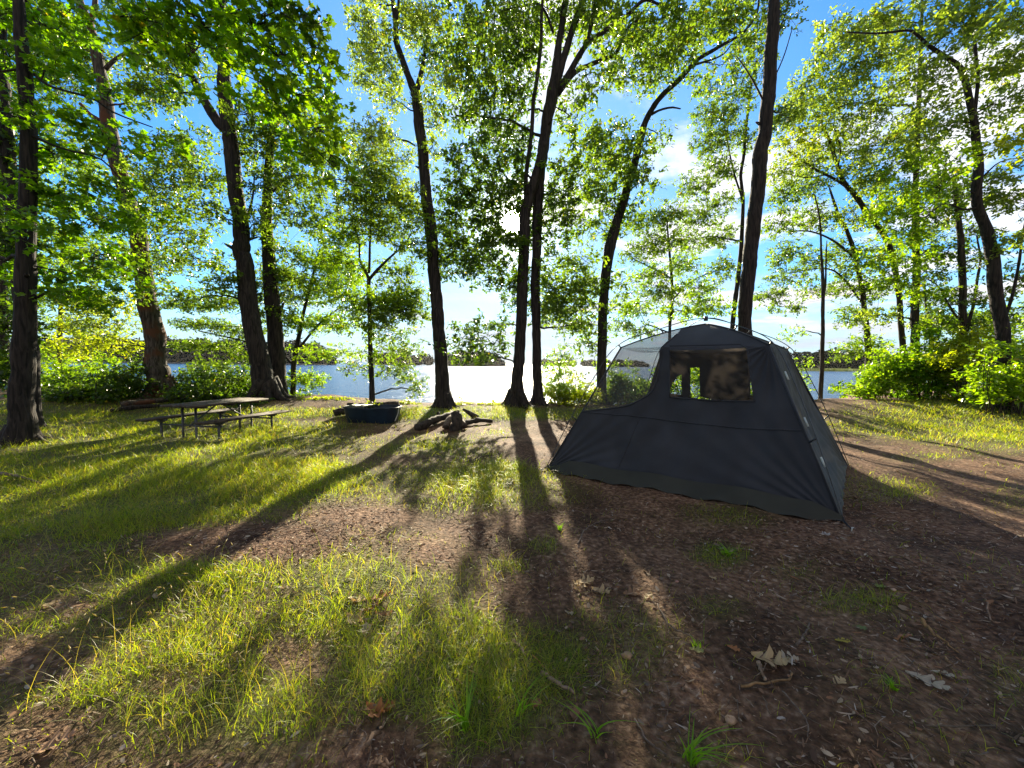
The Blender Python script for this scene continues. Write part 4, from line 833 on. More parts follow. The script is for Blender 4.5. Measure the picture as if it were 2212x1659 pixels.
    wf.tube(np.vstack([spline([snap(*wp[i]), snap((wp[i][0] + wp[i + 1][0]) / 2, (wp[i][1] + wp[i + 1][1]) / 2), snap(*wp[i + 1])], 10) for i in range(6)]), .010, 6); wf.build('window_binding', cloth, root)
    # ground flap along the front
    nrm = np.array([B[1] - A[1], -(B[0] - A[0]), 0]); nrm /= np.linalg.norm(nrm)
    if nrm[1] > 0: nrm = -nrm
    nu, nv = 90, 8; V = []
    for i in range(nu + 1):
        s = i / nu; b = A + (B - A) * s
        for j in range(nv + 1):
            t = j / nv; wd = .13 + .015 * math.sin(s * 9 + 1) + .006 * math.sin(s * 31); taper = min(1, s * 9, (1 - s) * 9 + .35)
            p = b + nrm * (wd * t * taper + .02); p = p.copy(); p[2] = float(ground_z(p[0], p[1])) + .16 * (1 - t) ** 1.3 * taper + .018 + .012 * math.sin(s * 60 + t * 5) * t; V.append(p)
    i = np.arange(nu)[:, None] * (nv + 1); j = np.arange(nv)[None, :]; Q = np.stack([i + j, i + j + 1, i + nv + 2 + j, i + nv + 1 + j], -1).reshape(-1, 4)
    make_mesh('ground_flap', np.array(V) - o0, Q, flap, root, None, True)
    # poles: two long arches crossing over the roof, held off the cloth by clips
    def outward(P): d = P - cen; d = np.array([d[0], d[1], 0]); return d / np.linalg.norm(d)
    def arch_pts(P, E, E2, P2):
        o1, o2 = outward(P), outward(P2)
        up = np.array([0, 0, 1.])
        return spline([P + o1 * .03, P + (E - P) * .38 + o1 * .10 + up * .02, P + (E - P) * .72 + o1 * .12 + up * .03, E + o1 * .055 + up * .035, ridge(E, .45) + up * .075 + o1 * .02, top + up * .09, ridge(E2, .45) + up * .075 + o2 * .02, E2 + o2 * .055 + up * .035, P2 + (E2 - P2) * .72 + o2 * .12 + up * .03, P2 + (E2 - P2) * .38 + o2 * .10 + up * .02, P2 + o2 * .03], 90)
    for (P, E, E2, P2) in ((A, EA, EC, Cc), (B, EB, ED, Dd)):
        ap = arch_pts(P, E, E2, P2); pm = MB(); pm.tube(ap, .006, 8); o = pm.build('tent_pole', pole, root, True)
        for (q, w) in ((ridge(E, .0), E), (ridge(E, .5), 0), (ridge(E2, .5), 0), (E2, 0), (P + (E - P) * .4, 0), (P2 + (E2 - P2) * .4, 0), (P2 + (E2 - P2) * .75, 0)):
            i = int(np.argmin(np.linalg.norm(ap - q, axis=1))); c = MB(); c.tube([q, (q + ap[i]) / 2, ap[i]], [.013, .009, .014], 6)
            c.build('clip', pole, root)
    # light reflective tags on the near right seam
    wtag = m_noise('tag_cloth', (.45, .5, .45), (.6, .65, .6), 20, .6, 0)
    for t in (.30, .52, .80):
        q = B + (EB - B) * t; d = (EB - B) / np.linalg.norm(EB - B); c = MB(); q2 = q + outward(B) * .03 + np.array([.04, .0, 0])
        c.tube([q2 - d * .055, q2 + d * .055], .010, 6); c.build('seam_tag', wtag, root)
    # hub crossing the roof
    h = MB(); h.tube([top + np.array([0, 0, .05]), top + np.array([0, 0, .12])], .03, 10); h.build('pole_hub', pole, root)
    # corner straps and pegs
    for k, (P, du) in enumerate(((B, (1838, 1147)), (A, (1166, 1018)))):
        g = gpoint(*du); c = MB(); c.tube([P + np.array([0, 0, .05]), P + np.array([.0, -.01, .03]), g + np.array([0, 0, .02])], [.02, .012, .006], 6); c.build('corner_strap', cloth, root)
        c = MB(); c.tube([g + np.array([0, 0, -.06]), g + np.array([.01, 0, .035]), g + np.array([.025, 0, .03])], .005, 6); c.build('peg', wtag, root)
    b2 = np.array([.02, 0, 0])
    return A, B, Cc, Dd
TENT = build_tent()

# ------------------------------------------------------------------ picnic table
def picnic_table():
    x0, y0, th = -6.40, 8.09, .20
    z0 = float(ground_z(x0, y0)) - .02
    root = empty('picnic_table', (x0, y0, z0), 'weathered wooden picnic table with attached benches on steel pipe legs, in the shaded grass', 'picnic table')
    a = np.array([math.sin(th), math.cos(th), 0]); b = np.array([math.cos(th), -math.sin(th), 0]); up = np.array([0, 0, 1.]); Mx = np.stack([a, b, up], 1)
    O = np.array([x0, y0, z0])
    def P(s, t, z): return O + a * s + b * t + up * z
    rg = np.random.default_rng(3)
    tp = MB()
    for k in range(5):
        t = -.33 + k * .165
        tp.box(P(rg.normal() * .006, t, .715 + rg.normal() * .002), (1.76, .148, .04), Mx, tuple(np.ones(3) * rg.uniform(.8, 1.2)))
    for s in (-.6, 0, .6): tp.box(P(s, 0, .675), (.07, .78, .038), Mx, (.7, .7, .7))
    tp.build('tabletop', M['wood'], root)
    for sg, nm in ((-1, 'bench_seat'), (1, 'bench_seat')):
        m = MB()
        for k in range(2): m.box(P(rg.normal() * .006, sg * (.66 + k * .135), .425), (1.98, .125, .04), Mx, tuple(np.ones(3) * rg.uniform(.85, 1.2)))
        o = m.build(nm, M['wood'], root)
        for s in (-.63, .63):
            q = MB(); q.box(P(s, sg * .72, .39), (.05, .26, .035), Mx); q.box(P(s, sg * .72, .365), (.05, .16, .03), Mx); q.build('cleat', M['steel'], o)
    for s in (-.63, .63):
        for sg in (-1, 1):
            m = MB(); m.tube([P(s, sg * .165, .66), P(s, sg * .165, .03), P(s, sg * .19, .0), P(s, sg * .24, -.01)], .022, 10); m.build('leg', M['steel'], root, True)
            m = MB(); m.tube([P(s, sg * .72, .37), P(s, sg * .72, .08), P(s, sg * .70, .02), P(s, sg * .64, -.01)], .024, 10); m.build('bench_leg', M['steel'], root, True)
        m = MB(); m.tube([P(s, -.70, .30), P(s, .70, .30)], .018, 8); m.build('cross_bar', M['steel'], root)
    m = MB(); m.tube([P(-.63, 0, .29), P(.63, 0, .29)], .02, 8); m.build('stretcher', M['steel'], root)
    for sg in (-1, 1):
        m = MB(); m.tube([P(sg * .08, 0, .655), P(sg * .60, 0, .31)], .016, 8); m.build('brace', M['steel'], root)
picnic_table()

# ------------------------------------------------------------------ blue tub
def blue_tub():
    c = at(806, 900, 9.9); z = float(ground_z(c[0], c[1])); W, D, Hh = 1.42, .82, .40
    q = gpoint(806, 917); c = np.array([q[0] * (q[1] + .41) / q[1], q[1] + .41, q[2]]); z = c[2]
    root = empty('fire_pit', c, 'oblong blue metal fire pit with a grey grate panel at its left end', 'fire pit')
    blue = m_noise('blue_paint', (.007, .012, .022), (.012, .028, .048), 3.5, .45, .15, .01, detail=9)
    rim = m_noise('rim_metal', (.35, .34, .32), (.5, .48, .44), 10, .5, 0)
    def ring(w, d, z, n=56, p=3.2):
        a = np.linspace(0, 2 * math.pi, n, endpoint=False); ca, sa = np.cos(a), np.sin(a)
        return np.stack([np.sign(ca) * np.abs(ca) ** (2 / p) * w / 2, np.sign(sa) * np.abs(sa) ** (2 / p) * d / 2, np.full(n, z)], 1)
    V = np.vstack([ring(W - .20, D - .2, -.03), ring(W - .08, D - .1, .16), ring(W - .01, D - .02, Hh - .03), ring(W, D, Hh), ring(W - .05, D - .05, Hh), ring(W - .07, D - .08, .20), ring(W - .2, D - .22, .06)])
    n = 56; Q = []
    for r in range(6):
        for j in range(n): Q.append((r * n + j, r * n + (j + 1) % n, (r + 1) * n + (j + 1) % n, (r + 1) * n + j))
    make_mesh('basin', V, np.array(Q), blue, root, None, True)
    m = MB(); rr = ring(W + .005, D + .005, Hh + .004); m.tube(np.vstack([rr, rr[:1]]) + c, .014, 6, cap=False); m.build('rim', blue, root, True)
    m = MB(); m.tube(spline([c + (W / 2 + .006, -.12, Hh), c + (W / 2 - .005, -.16, .25), c + (W / 2 - .07, -.2, .05)], 12), .012, 6); m.build('end_band', rim, root, True)
    g = MB()
    for k in range(22): g.tube([c + (-W / 2 + .05 + k * .024, -D / 2 + .05, Hh + .02), c + (-W / 2 + .07 + k * .024, D / 2 - .05, Hh + .02)], .009, 5)
    for y in (-.3, 0, .3): g.tube([c + (-W / 2 + .05, y, Hh + .012), c + (-W / 2 + .58, y, Hh + .012)], .011, 5)
    g.build('grate', m_noise('grate_metal', (.05, .055, .04), (.12, .13, .09), 14, .6, .2, .004), root)
    ash = MB(); r0 = ring(W - .1, D - .12, .12); ash.add(np.vstack([r0 + c, [c + (0, 0, .17)]]), None, [(j, (j + 1) % n, n) for j in range(n)]); ash.build('ash_bed', m_noise('ash', (.03, .028, .025), (.12, .11, .10), 20, .9, .8, .03), root)
blue_tub()
CH = m_noise('charred_wood', (.015, .012, .01), (.07, .055, .042), 12, .85, .9, .02, (1, 1, 1))
def rough_log(name, label, p0, p1, r0, r1, mat, cat='log', group=None, seed=0, k=12, ends=None, bend=.05):
    p0, p1 = np.array(p0, float), np.array(p1, float); rg = np.random.default_rng(seed); c = (p0 + p1) / 2
    root = empty(name, c, label, cat, group); L = np.linalg.norm(p1 - p0); n = max(6, int(L / .08))
    t = np.linspace(0, 1, n)[:, None]; pts = p0 * (1 - t) + p1 * t + np.sin(t * 3.1) * rg.normal(size=3) * bend * L
    m = MB(); m.tube(pts, np.linspace(r0, r1, n) * (1 + rg.normal(size=n) * .08), k, rough=.16, seed=seed); m.build('bark', mat, root, True)
    for (pa, pb, rr) in ((pts[-1], pts[-2], r1), (pts[0], pts[1], r0)):
        d = pa - pb; d /= np.linalg.norm(d); q = MB(); q.tube([pa - d * .004, pa + d * .006], rr * .88, 12); q.build('cut_end', M['wood'], root)
    return root
def g3(u, v, h=0.): p = gpoint(u, v); p[2] += h; return p
LG = 'split logs heaped behind the fire pit'
for k, (u0, v0, u1, v1, r, h, lb) in enumerate([(752, 903, 794, 901, .14, .13, 'lowest log at the left of the heap behind the fire pit'), (750, 900, 806, 898, .10, .27, 'dark log lying on top at the left of the heap behind the fire pit'), (806, 902, 862, 902, .14, .13, 'lowest log at the right of the heap behind the fire pit'), (806, 900, 860, 899, .10, .27, 'dark log on top at the right of the heap behind the fire pit'),
                                             (780, 900, 830, 899, .09, .24, 'short dark log in the middle of the heap behind the fire pit'), (722, 899, 752, 899, .08, .1, 'dark log sticking out left of the fire pit')]):
    yq = gpoint(806, 917)[1]; p0 = at(u0, v0, yq + 1.0); p1 = at(u1, v1, yq + 1.15); z = float(ground_z(p0[0], yq + 1.)) + h; p0[2] = z; p1[2] = z + .03
    rough_log('log', lb, p0, p1, r * 1.1, r, CH, group=LG, seed=90 + k)
GL = 'dead wood lying on the bank'
rough_log('fallen_log', 'long dark half rotten log on the bank left of the sun glitter', g3(903, 930, .06), g3(980, 905, .12), .10, .09, CH, group=GL, seed=101, bend=.04)
rough_log('fallen_log', 'long dark log lying across the shade below the twin stem tree', g3(988, 924, .06), g3(1062, 914, .05), .08, .05, CH, group=GL, seed=102)
rough_log('tree_stump', 'dark broken stump in the middle of the dead wood on the bank', g3(983, 929, -.05), g3(983, 929, .42), .15, .13, CH, 'stump', GL, 103, bend=.1)
rough_log('fallen_log', 'short pale cut log leaning against the dark stump', g3(990, 922, .20), g3(1004, 927, .07), .06, .07, M['twig'], group=GL, seed=104, bend=.02)
rough_log('fallen_log', 'gnarled brown log piece just left of the dark stump', g3(975, 916, .18), g3(964, 928, .05), .06, .08, M['twig'], group=GL, seed=105)
rough_log('fallen_log', 'pointed wood slab tilted up against the bright water', g3(1030, 904, .0), at(1000, 884, float(g3(1015, 905)[1])), .10, .03, CH, group=GL, seed=106, bend=.02)
rough_log('fallen_log', 'thin orange brown log propped on the bank behind the rotten log', g3(962, 908, .10), g3(978, 904, .18), .04, .05, M['twig'], group=GL, seed=107)
rough_log('tree_stump', 'small dark stub poking up from the bank grass left of the dead wood', g3(944, 908, -.05), g3(946, 907, .20), .07, .04, CH, 'stump', GL, 108)
rough_log('fallen_log', 'long grey fallen log in the shade behind the picnic table', g3(262, 882, .10), g3(402, 868, .15), .10, .08, M['bark_old'], group='fallen logs behind the picnic table', seed=109, bend=.02)
rough_log('fallen_log', 'thinner dark log lying in front of the long grey fallen log', g3(240, 893, .06), g3(345, 882, .06), .06, .05, M['bark'], group='fallen logs behind the picnic table', seed=110, bend=.03)
for k, (u0, v0, u1, v1, lb) in enumerate([(2, 1032, 90, 1050, 'pale bare branch lying in the sunlit grass at the left edge')]):
    rough_log('fallen_branch', lb, g3(u0, v0, .06), g3(u1, v1, .03), .022, .008, M['twig'], 'branch', None, 120 + k)

# ------------------------------------------------------------------ dead oak leaves on the ground, each one a thing
DL = m_leaf('dead_leaf', trans=(1.2, 1.0, .7), tmix=.25, rough=.65, spec=.3)
def oak_leaf(label, u, v, length, rot, col, curl=.25, seed=0, group=None, lift=.02, lobes=4, name='oak_leaf', cat='dead leaf'):
    length *= .86
    rg = np.random.default_rng(seed); c = gpoint(u, v); root_z = c[2]
    n = 70; ts = np.linspace(0, 1, n); half = []
    for t in ts:
        env = math.sin(math.pi * min(1, t * 1.02) ** .8) * .36
        ph = (t * lobes) % 1.0; lob = .20 + .80 * abs(math.sin(math.pi * ph)) ** .9
        half.append(max(.012, env * lob * (1 + .12 * rg.normal() * .3)))
    V = []; jit = rg.uniform(-.1, .1)
    for sgn in (-1, 0, 1):
        for t, w in zip(ts, half):
            sweep = .16 * min(1, w / .25)
            x = (t + sweep * abs(sgn)) * length; y = sgn * w * length * rg.uniform(.97, 1.03); z = curl * 1.3 * length * (t - .5) ** 2 + curl * 2.6 * (w * sgn) ** 2 * length + .10 * curl * length * math.sin(t * 17 + sgn * 2) * abs(sgn) + .012 * length * math.sin(t * 23 + sgn)
            V.append((x, y, z))
    V = np.array(V); Q = []
    for r in (0, 1):
        for i in range(n - 1): Q.append((r * n + i, r * n + i + 1, (r + 1) * n + i + 1, (r + 1) * n + i))
    M3 = np.array(Matrix.Rotation(rot, 3, 'Z') @ Matrix.Rotation(rg.uniform(-.2, .2), 3, 'X') @ Matrix.Rotation(-rg.uniform(0, .25), 3, 'Y'))
    V = (V - [length / 2, 0, 0]) @ M3.T; V[:, 2] -= V[:, 2].min()
    C = np.array(col) * rg.uniform(.8, 1.15, (3 * n, 1))
    o = make_mesh(name, V, np.array(Q), DL, None, C, True); o.location = (c[0], c[1], root_z + lift * .4)
    tag(o, label, cat, group)
    st = MB(); a = np.array([-length / 2, 0, 0]) @ M3.T; b = np.array([-length * .72, length * .05, 0]) @ M3.T; base = np.array(o.location); zmin = ((np.array([[0, 0, 0.]]) @ M3.T))[0, 2]
    st.tube([base + a + (0, 0, .012), base + b + (0, 0, .008)], [.0018, .0012], 5, c=(.6, .5, .4)); st.build('stalk', M['twig'], o)
    return o
TAN = (.46, .34, .18); BRN = (.27, .16, .085); ORG = (.34, .15, .055); PAL = (.44, .37, .26)
OL = 'dead oak leaves on the ground'
for k, a in enumerate([
    ('largest tan oak leaf, curled on the dark earth right of centre', 1665, 1432, .20, -.5, TAN, .5), ('grey lobed leaf fanned out against the largest tan leaf', 1700, 1428, .15, .1, PAL, .3),
    ('big flat oak leaf with long lobes near the right bottom', 2005, 1478, .19, -1.0, PAL, .15), ('smaller lobed leaf beside the big flat oak leaf', 2038, 1460, .10, -.6, PAL, .2),
    ('small hook shaped leaf between the two big oak leaves', 1812, 1476, .09, .3, TAN, .3), ('thin yellow leaf above the hook shaped leaf', 1820, 1388, .09, -.25, (.42, .34, .05), .2),
    ('top leaf of the tan leaf cluster in the middle ground', 1265, 1260, .17, .3, TAN, .5), ('left leaf of the tan leaf cluster in the middle ground', 1252, 1268, .13, 2.6, TAN, .4), ('lower leaf of the tan leaf cluster in the middle ground', 1300, 1283, .16, -.4, TAN, .6), ('right leaf of the tan leaf cluster in the middle ground', 1365, 1285, .15, .2, BRN, .5), ('small leaf at the right end of the tan cluster', 1400, 1292, .10, .8, TAN, .5),
    ('orange brown leaf on top of the leaf pile in the left grass', 822, 1296, .17, .2, ORG, .5), ('broad pale leaf at the left of the leaf pile in the grass', 770, 1300, .16, 2.9, TAN, .6), ('curled leaf low in the leaf pile in the grass', 765, 1350, .16, -.5, TAN, .8), ('brown curled leaf at the middle of the leaf pile in the grass', 800, 1322, .15, .7, BRN, .9), ('right lower leaf of the leaf pile in the grass', 830, 1335, .13, -.1, BRN, .8), ('lowest pale leaf of the leaf pile in the grass', 790, 1365, .12, -1.2, PAL, .6),
    ('dark orange curled leaf near the bottom, left of the bright tuft', 812, 1548, .13, -.5, ORG, .9), ('dark orange leaf behind the curled one near the bottom', 835, 1535, .10, .6, ORG, .8),
    ('pale pink tan leaf in the bottom left corner', 120, 1610, .15, .8, (.36, .22, .13), .3), ('tan leaf lying in the left grass shade', 105, 1310, .12, .1, TAN, .3), ('small tan leaf in the sunny left grass', 330, 1250, .10, .6, TAN, .4),
    ('small pale leaf on the shaded earth below the light streak', 1018, 1140, .09, .9, PAL, .5), ('small folded tan leaf below the middle ground cluster', 1230, 1330, .08, -.7, PAL, .7), ('small brown leaf right of the bright bottom tuft', 1240, 1548, .09, 1.2, BRN, .9), ('whitish crumpled leaf in front of the tent corner', 1782, 1158, .11, .2, (.5, .48, .45), .6),
    ('round tan leaf at the left of the largest oak leaf', 1585, 1405, .08, -.6, ORG, .3), ('small pale leaf near the right edge', 2120, 1240, .09, .3, PAL, .4), ('green fallen leaf at right of the bare earth', 1860, 1360, .08, -1.3, (.15, .2, .07), .2), ('bright green fallen leaf near the long stick', 1900, 1270, .10, .4, (.2, .26, .05), .3), ('greenish tan leaf left of the largest oak leaf', 1505, 1410, .09, -.3, (.3, .3, .1), .5), ('small tan leaf above the round tan leaf', 1540, 1252, .07, -1., TAN, .5)]):
    oak_leaf(a[0], a[1], a[2], a[3], a[4], a[5], a[6], seed=200 + k, group=OL, lobes=4 if a[3] > .1 else 3)
# sticks and chips worth naming
SG = 'sticks lying on the ground'
def stick(label, pts, w0, w1, tint=(1, 1, 1), seed=0, name='stick', cat='stick', lift=None):
    rg = np.random.default_rng(seed); P = []
    for (u, v) in pts: p = gpoint(u, v); p[2] += .012 + w0; P.append(p)
    P = spline(P, max(8, len(P) * 5)); P[:, 2] = np.maximum(P[:, 2], ground_z(P[:, 0], P[:, 1]) + w0 * .7)
    P[1:-1] += rg.normal(size=(len(P) - 2, 3)) * w0 * .5
    m = MB(); m.tube(P - P[0], np.linspace(w0, w1, len(P)) * (1 + rg.normal(size=len(P)) * .1), 8, rough=.12, seed=seed, c=tint)
    o = m.build(name, M['twig'], None, True); o.location = P[0]; return tag(o, label, cat, SG)
for k, a in enumerate([
    ('long yellowish broken stick pointing down right at the right side', [(1990, 1345), (2010, 1372), (2070, 1418)], .012, .003, (2.2, 1.7, .9)), ('short flat yellow splinter below the long yellowish stick', [(2040, 1425), (2062, 1448)], .007, .003, (2, 1.6, 1)), ('short thick brown stick left of the long yellowish stick', [(1932, 1385), (1968, 1380)], .008, .007, (1.4, 1, .7)),
    ('pale grey wood piece standing out left of the largest oak leaf', [(1638, 1438), (1650, 1478)], .010, .006, (1.8, 1.7, 1.5)), ('grey stick lying just above the largest oak leaf', [(1720, 1400), (1738, 1378), (1748, 1352)], .006, .004), ('flat grey wood chip in the middle of the bottom grass', [(1170, 1465), (1240, 1510)], .013, .008, (1.6, 1.5, 1.4)), ('small grey stick above the flat wood chip', [(1110, 1390), (1135, 1425)], .009, .006, (1.4, 1.3, 1.2)),
    ('crooked grey twig on the shaded earth in front of the tent', [(1248, 1180), (1262, 1150), (1290, 1132), (1330, 1122)], .006, .003), ('thin twig left of the crooked grey twig', [(1012, 1150), (1028, 1168), (1052, 1178)], .005, .003), ('long thin twig crossing below the tan leaf cluster', [(1420, 1310), (1450, 1360), (1495, 1380)], .005, .003),
    ('dark curved twig near the right bottom corner', [(1930, 1540), (1990, 1572), (2060, 1578), (2150, 1575)], .004, .003, (.7, .7, .6)), ('long thin twig running from the bottom tuft toward the right', [(1370, 1560), (1400, 1610), (1440, 1640)], .005, .003), ('brown bark chip near the left bottom of the bright tuft', [(790, 1625), (830, 1570)], .011, .005, (1.3, 1.1, .9)),
    ('thin dark stick at the bottom left of the grass', [(740, 1625), (760, 1600), (790, 1560)], .006, .004, (.7, .6, .5)), ('forked twig upright in the sunny dirt patch', [(500, 1175), (640, 1128), (655, 1095)], .006, .003, (.6, .5, .4)), ('pale chip at the bottom edge, left of centre', [(810, 1655), (850, 1658)], .010, .006, (1.8, 1.5, 1.2)),
    ('dark root stick across the sunlit dirt by the tent', [(1000, 1002), (1045, 988), (1080, 985)], .010, .005, (.5, .45, .4)), ('orange streaked straw by the flat wood chip', [(1150, 1420), (1196, 1470)], .003, .002, (2.4, 1.5, .6)), ('pale knobbed stick right of the round tan leaf', [(1600, 1490), (1700, 1475), (1710, 1460)], .006, .004, (1.5, 1.2, .7)), ('bent white twig near the right side of the dark earth', [(2128, 1300), (2140, 1345), (2160, 1350)], .005, .003, (1.5, 1.3, 1.1)),
    ('thin long twig in the lower right litter', [(1690, 1500), (1740, 1560), (1745, 1600)], .003, .002), ('short grey stick low in the right litter', [(2090, 1560), (2120, 1590)], .007, .004, (1.4, 1.2, 1))]):
    stick(a[0], a[1], a[2], a[3], a[4] if len(a) > 4 else (1, 1, 1), 300 + k)
def stone(label, u, v, r, seed, tint):
    rg = np.random.default_rng(seed); c = gpoint(u, v); n = 14; k = 10; V = []; Q = []
    for i in range(k + 1):
        for j in range(n):
            a = math.pi * i / k; b = 2 * math.pi * j / n; d = np.array([math.sin(a) * math.cos(b), math.sin(a) * math.sin(b) * .75, math.cos(a) * .6])
            V.append(d * r * (1 + .12 * math.sin(3 * d[0] + 5 * d[1] + seed) + .07 * math.sin(9 * d[2] + 7 * d[0])))
    for i in range(k):
        for j in range(n): Q.append((i * n + j, i * n + (j + 1) % n, (i + 1) * n + (j + 1) % n, (i + 1) * n + j))
    o = make_mesh('stone', np.array(V), np.array(Q), M['stone'], None, np.tile(tint, (len(V), 1)), True); o.location = (c[0], c[1], c[2] + r * .3)
    tag(o, label, 'stone', 'small stones')
M['stone'] = m_noise('stone', (.2, .16, .12), (.36, .29, .22), 16, .85, .5, .01, tint=True)
for k, a in enumerate([('orange tan stone in the earth right of the bottom grass', 1354, 1420, .030, (1.2, .95, .7)), ('reddish stone next to the bright bottom grass', 1158, 1522, .026, (.9, .55, .4)), ('rough pale stone at the bottom right of centre', 1578, 1560, .026, (1.3, 1.1, .9)), ('small white stone near the bright green fallen leaf', 1930, 1276, .016, (1.6, 1.4, 1.3)),
                       ('white pebble right of the tent front on the earth', 1700, 1170, .013, (1.8, 1.7, 1.6)), ('white pebble by the dark green weeds', 1644, 1286, .012, (2, 2, 2)), ('pinkish pebble near the long thin twig', 1462, 1258, .014, (1.3, .9, .9))]):
    stone(a[0], a[1], a[2], a[3], 400 + k, np.array(a[4]))

# ------------------------------------------------------------------ grass
def blades(X, Y, h, w, bend, tone, rg, segs=3, lean=None):
    n = len(X); Z = ground_z(X, Y); az = rg.uniform(0, 2 * math.pi, n) if lean is None else lean
    D = np.stack([np.cos(az), np.sin(az), np.zeros(n)], 1); fa = rg.uniform(0, 2 * math.pi, n); S = np.stack([-np.sin(fa), np.cos(fa), np.zeros(n)], 1)
    base = np.stack([X, Y, Z - .004], 1); V = []
    for k in range(segs + 1):
        t = k / segs; c = base + D * (h * bend * t ** 1.8)[:, None]; c[:, 2] += h * (t - .42 * np.minimum(bend, 1.4) * t ** 2.6)
        if k < segs: ww = (w * (1 - t ** 1.6 * .75) / 2)[:, None]; V += [c - S * ww, c + S * ww]
        else: V += [c]
    k = 2 * segs + 1; V = np.stack(V, 1).reshape(-1, 3); b = np.arange(n)[:, None] * k
    Q = np.concatenate([b + np.array([2 * i, 2 * i + 1, 2 * i + 3, 2 * i + 2]) for i in range(segs - 1)]); T = b + np.array([2 * segs - 2, 2 * segs - 1, 2 * segs])
    return V, [Q, T], np.repeat(tone, k, 0), k
def build_grass():
    rg = np.random.default_rng(21); n0 = 900000
    Y = rg.uniform(.9, 18, n0) ; Y = np.where(rg.random(n0) < .35, rg.uniform(.9, 6, n0), Y); X = rg.uniform(-1.5, 1.5, n0) * (Y + .5)
    w = grass_w(X, Y); cl = .5 + .5 * fbm(X * 4.5 + 3, Y * 4.5)
    keep = rg.random(n0) < np.clip(w, 0, 1) ** 1.5 * np.clip(cl * 1.3, .12, 1) * .85
    keep &= (ground_z(X, Y) > -.6)
    A, B, C_, D_ = TENT
    q = (X - A[0]) * (B[1] - A[1]) - (Y - A[1]) * (B[0] - A[0])   # keep the tent floor clear
    cx, cyy = (A + C_)[:2] / 2; keep &= ~((np.abs(X - cx) + np.abs(Y - cyy)) < 2.35)
    X, Y, w = X[keep], Y[keep], w[keep]; n = len(X)
    far = np.clip((Y - 2) / 9, 0, 1)
    h = rg.gamma(2.6, .40, n) * (.042 + .035 * w + .03 * far) * (.45 + .95 * np.clip(.5 + .7 * fbm(X * 3.1 + 5, Y * 3.1), 0, 1)) ; h = np.clip(h, .015, .24); wd = (.0030 + .0050 * far) * rg.uniform(.7, 1.4, n)
    t = rg.random((n, 1)); g = np.array([.075, .13, .010]) * (1 - t) + np.array([.25, .265, .03]) * t
    dry = (rg.random((n, 1)) < .13 + .12 * (fbm(X * 2, Y * 2) > .2)[:, None]); g = np.where(dry, np.array([.24, .19, .08]) * rg.uniform(.7, 1.2, (n, 1)), g)
    V, F, C, k = blades(X, Y, h, wd, rg.uniform(.3, 1.5, n), g, rg)
    tag(make_mesh('grass', V, F, M['grass'], None, C), 'short green lawn grass in patches over the earth', 'grass', kind='stuff')
    # tall seeding stalks, mostly in the left foreground
    n0 = 1500; U = rg.uniform(-40, 1100, n0); Vv = rg.uniform(930, 1650, n0); pts = [gpoint(a, b) for a, b in zip(U[:0], Vv[:0])]
    Yy = EYE * FPX / (Vv - 788); Xx = (U - 1106) / FPX * Yy; ww = grass_w(Xx, Yy); sel = rg.random(n0) < np.clip(ww, 0, 1) * (.2 + .6 * (Vv > 1100) * (U < 800)); Xx, Yy = Xx[sel], Yy[sel]; n = len(Xx)
    az = rg.normal(2.4, 1.0, n); hh = rg.uniform(.16, .38, n); tone = np.where(rg.random((n, 1)) < .5, np.array([.26, .21, .09]), np.array([.14, .17, .04]))
    V, F, C, k = blades(Xx, Yy, hh, np.full(n, .0022), rg.uniform(.3, 1.1, n), tone, rg, 5, az)
    # seed heads
    tips = V.reshape(n, -1, 3)[:, -1]; pre = V.reshape(n, -1, 3)[:, -3]; d = tips - pre; d /= np.linalg.norm(d, axis=1)[:, None]
    L = rg.uniform(.02, .045, n)[:, None]; s = np.cross(d, rg.normal(size=(n, 3))); s /= np.linalg.norm(s, axis=1)[:, None]; s2 = np.cross(d, s); r = .0035
    H = np.stack([tips - d * L * .3, tips + d * L * .3 + s * r, tips + d * L * .3 + s2 * r, tips + d * L * .3 - s * r, tips + d * L * .3 - s2 * r, tips + d * L], 1).reshape(-1, 3)
    b = np.arange(n)[:, None] * 6 + len(V); T2 = np.concatenate([b + np.array(x) for x in ((0, 2, 1), (0, 3, 2), (0, 4, 3), (0, 1, 4), (1, 2, 5), (2, 3, 5), (3, 4, 5), (4, 1, 5))])
    C2 = np.tile(np.array([.24, .20, .12]), (len(H), 1))
    tag(make_mesh('seeding_grass', np.vstack([V, H]), [F[0], np.vstack([F[1], T2])], M['grass'], None, np.vstack([C, C2])), 'tall thin seeding grass stalks leaning over the left lawn', 'grass', kind='stuff')
build_grass()
def tuft(label, u, v, spec, seed, name='grass_tuft'):
    rg = np.random.default_rng(seed); c = gpoint(u, v); n = len(spec)
    az = np.array([s[0] for s in spec]); h = np.array([s[1] for s in spec]); bd = np.array([s[2] for s in spec])
    X = c[0] + rg.normal(0, .012, n); Y = c[1] + rg.normal(0, .012, n); t = rg.random((n, 1)); g = np.array([.10, .22, .012]) * (1 - t) + np.array([.18, .30, .02]) * t
    V, F, C, k = blades(X, Y, h, np.full(n, .0095), bd, g, rg, 7, az)
    o = make_mesh(name, V - c, F, M['grass'], None, C); o.location = c; return tag(o, label, 'grass tuft', 'broad bladed grass tufts')
rg_ = np.random.default_rng(31)
def sp(n, h0, h1, b0, b1, az0=0, az1=6.28): return [(rg_.uniform(az0, az1), rg_.uniform(h0, h1), rg_.uniform(b0, b1)) for _ in range(n)]
tuft('bright broad bladed tuft spreading left at the bottom centre', 1005, 1570, sp(16, .12, .22, .5, 1.3, 1.2, 4.6) + sp(8, .08, .16, .2, .9), 1)
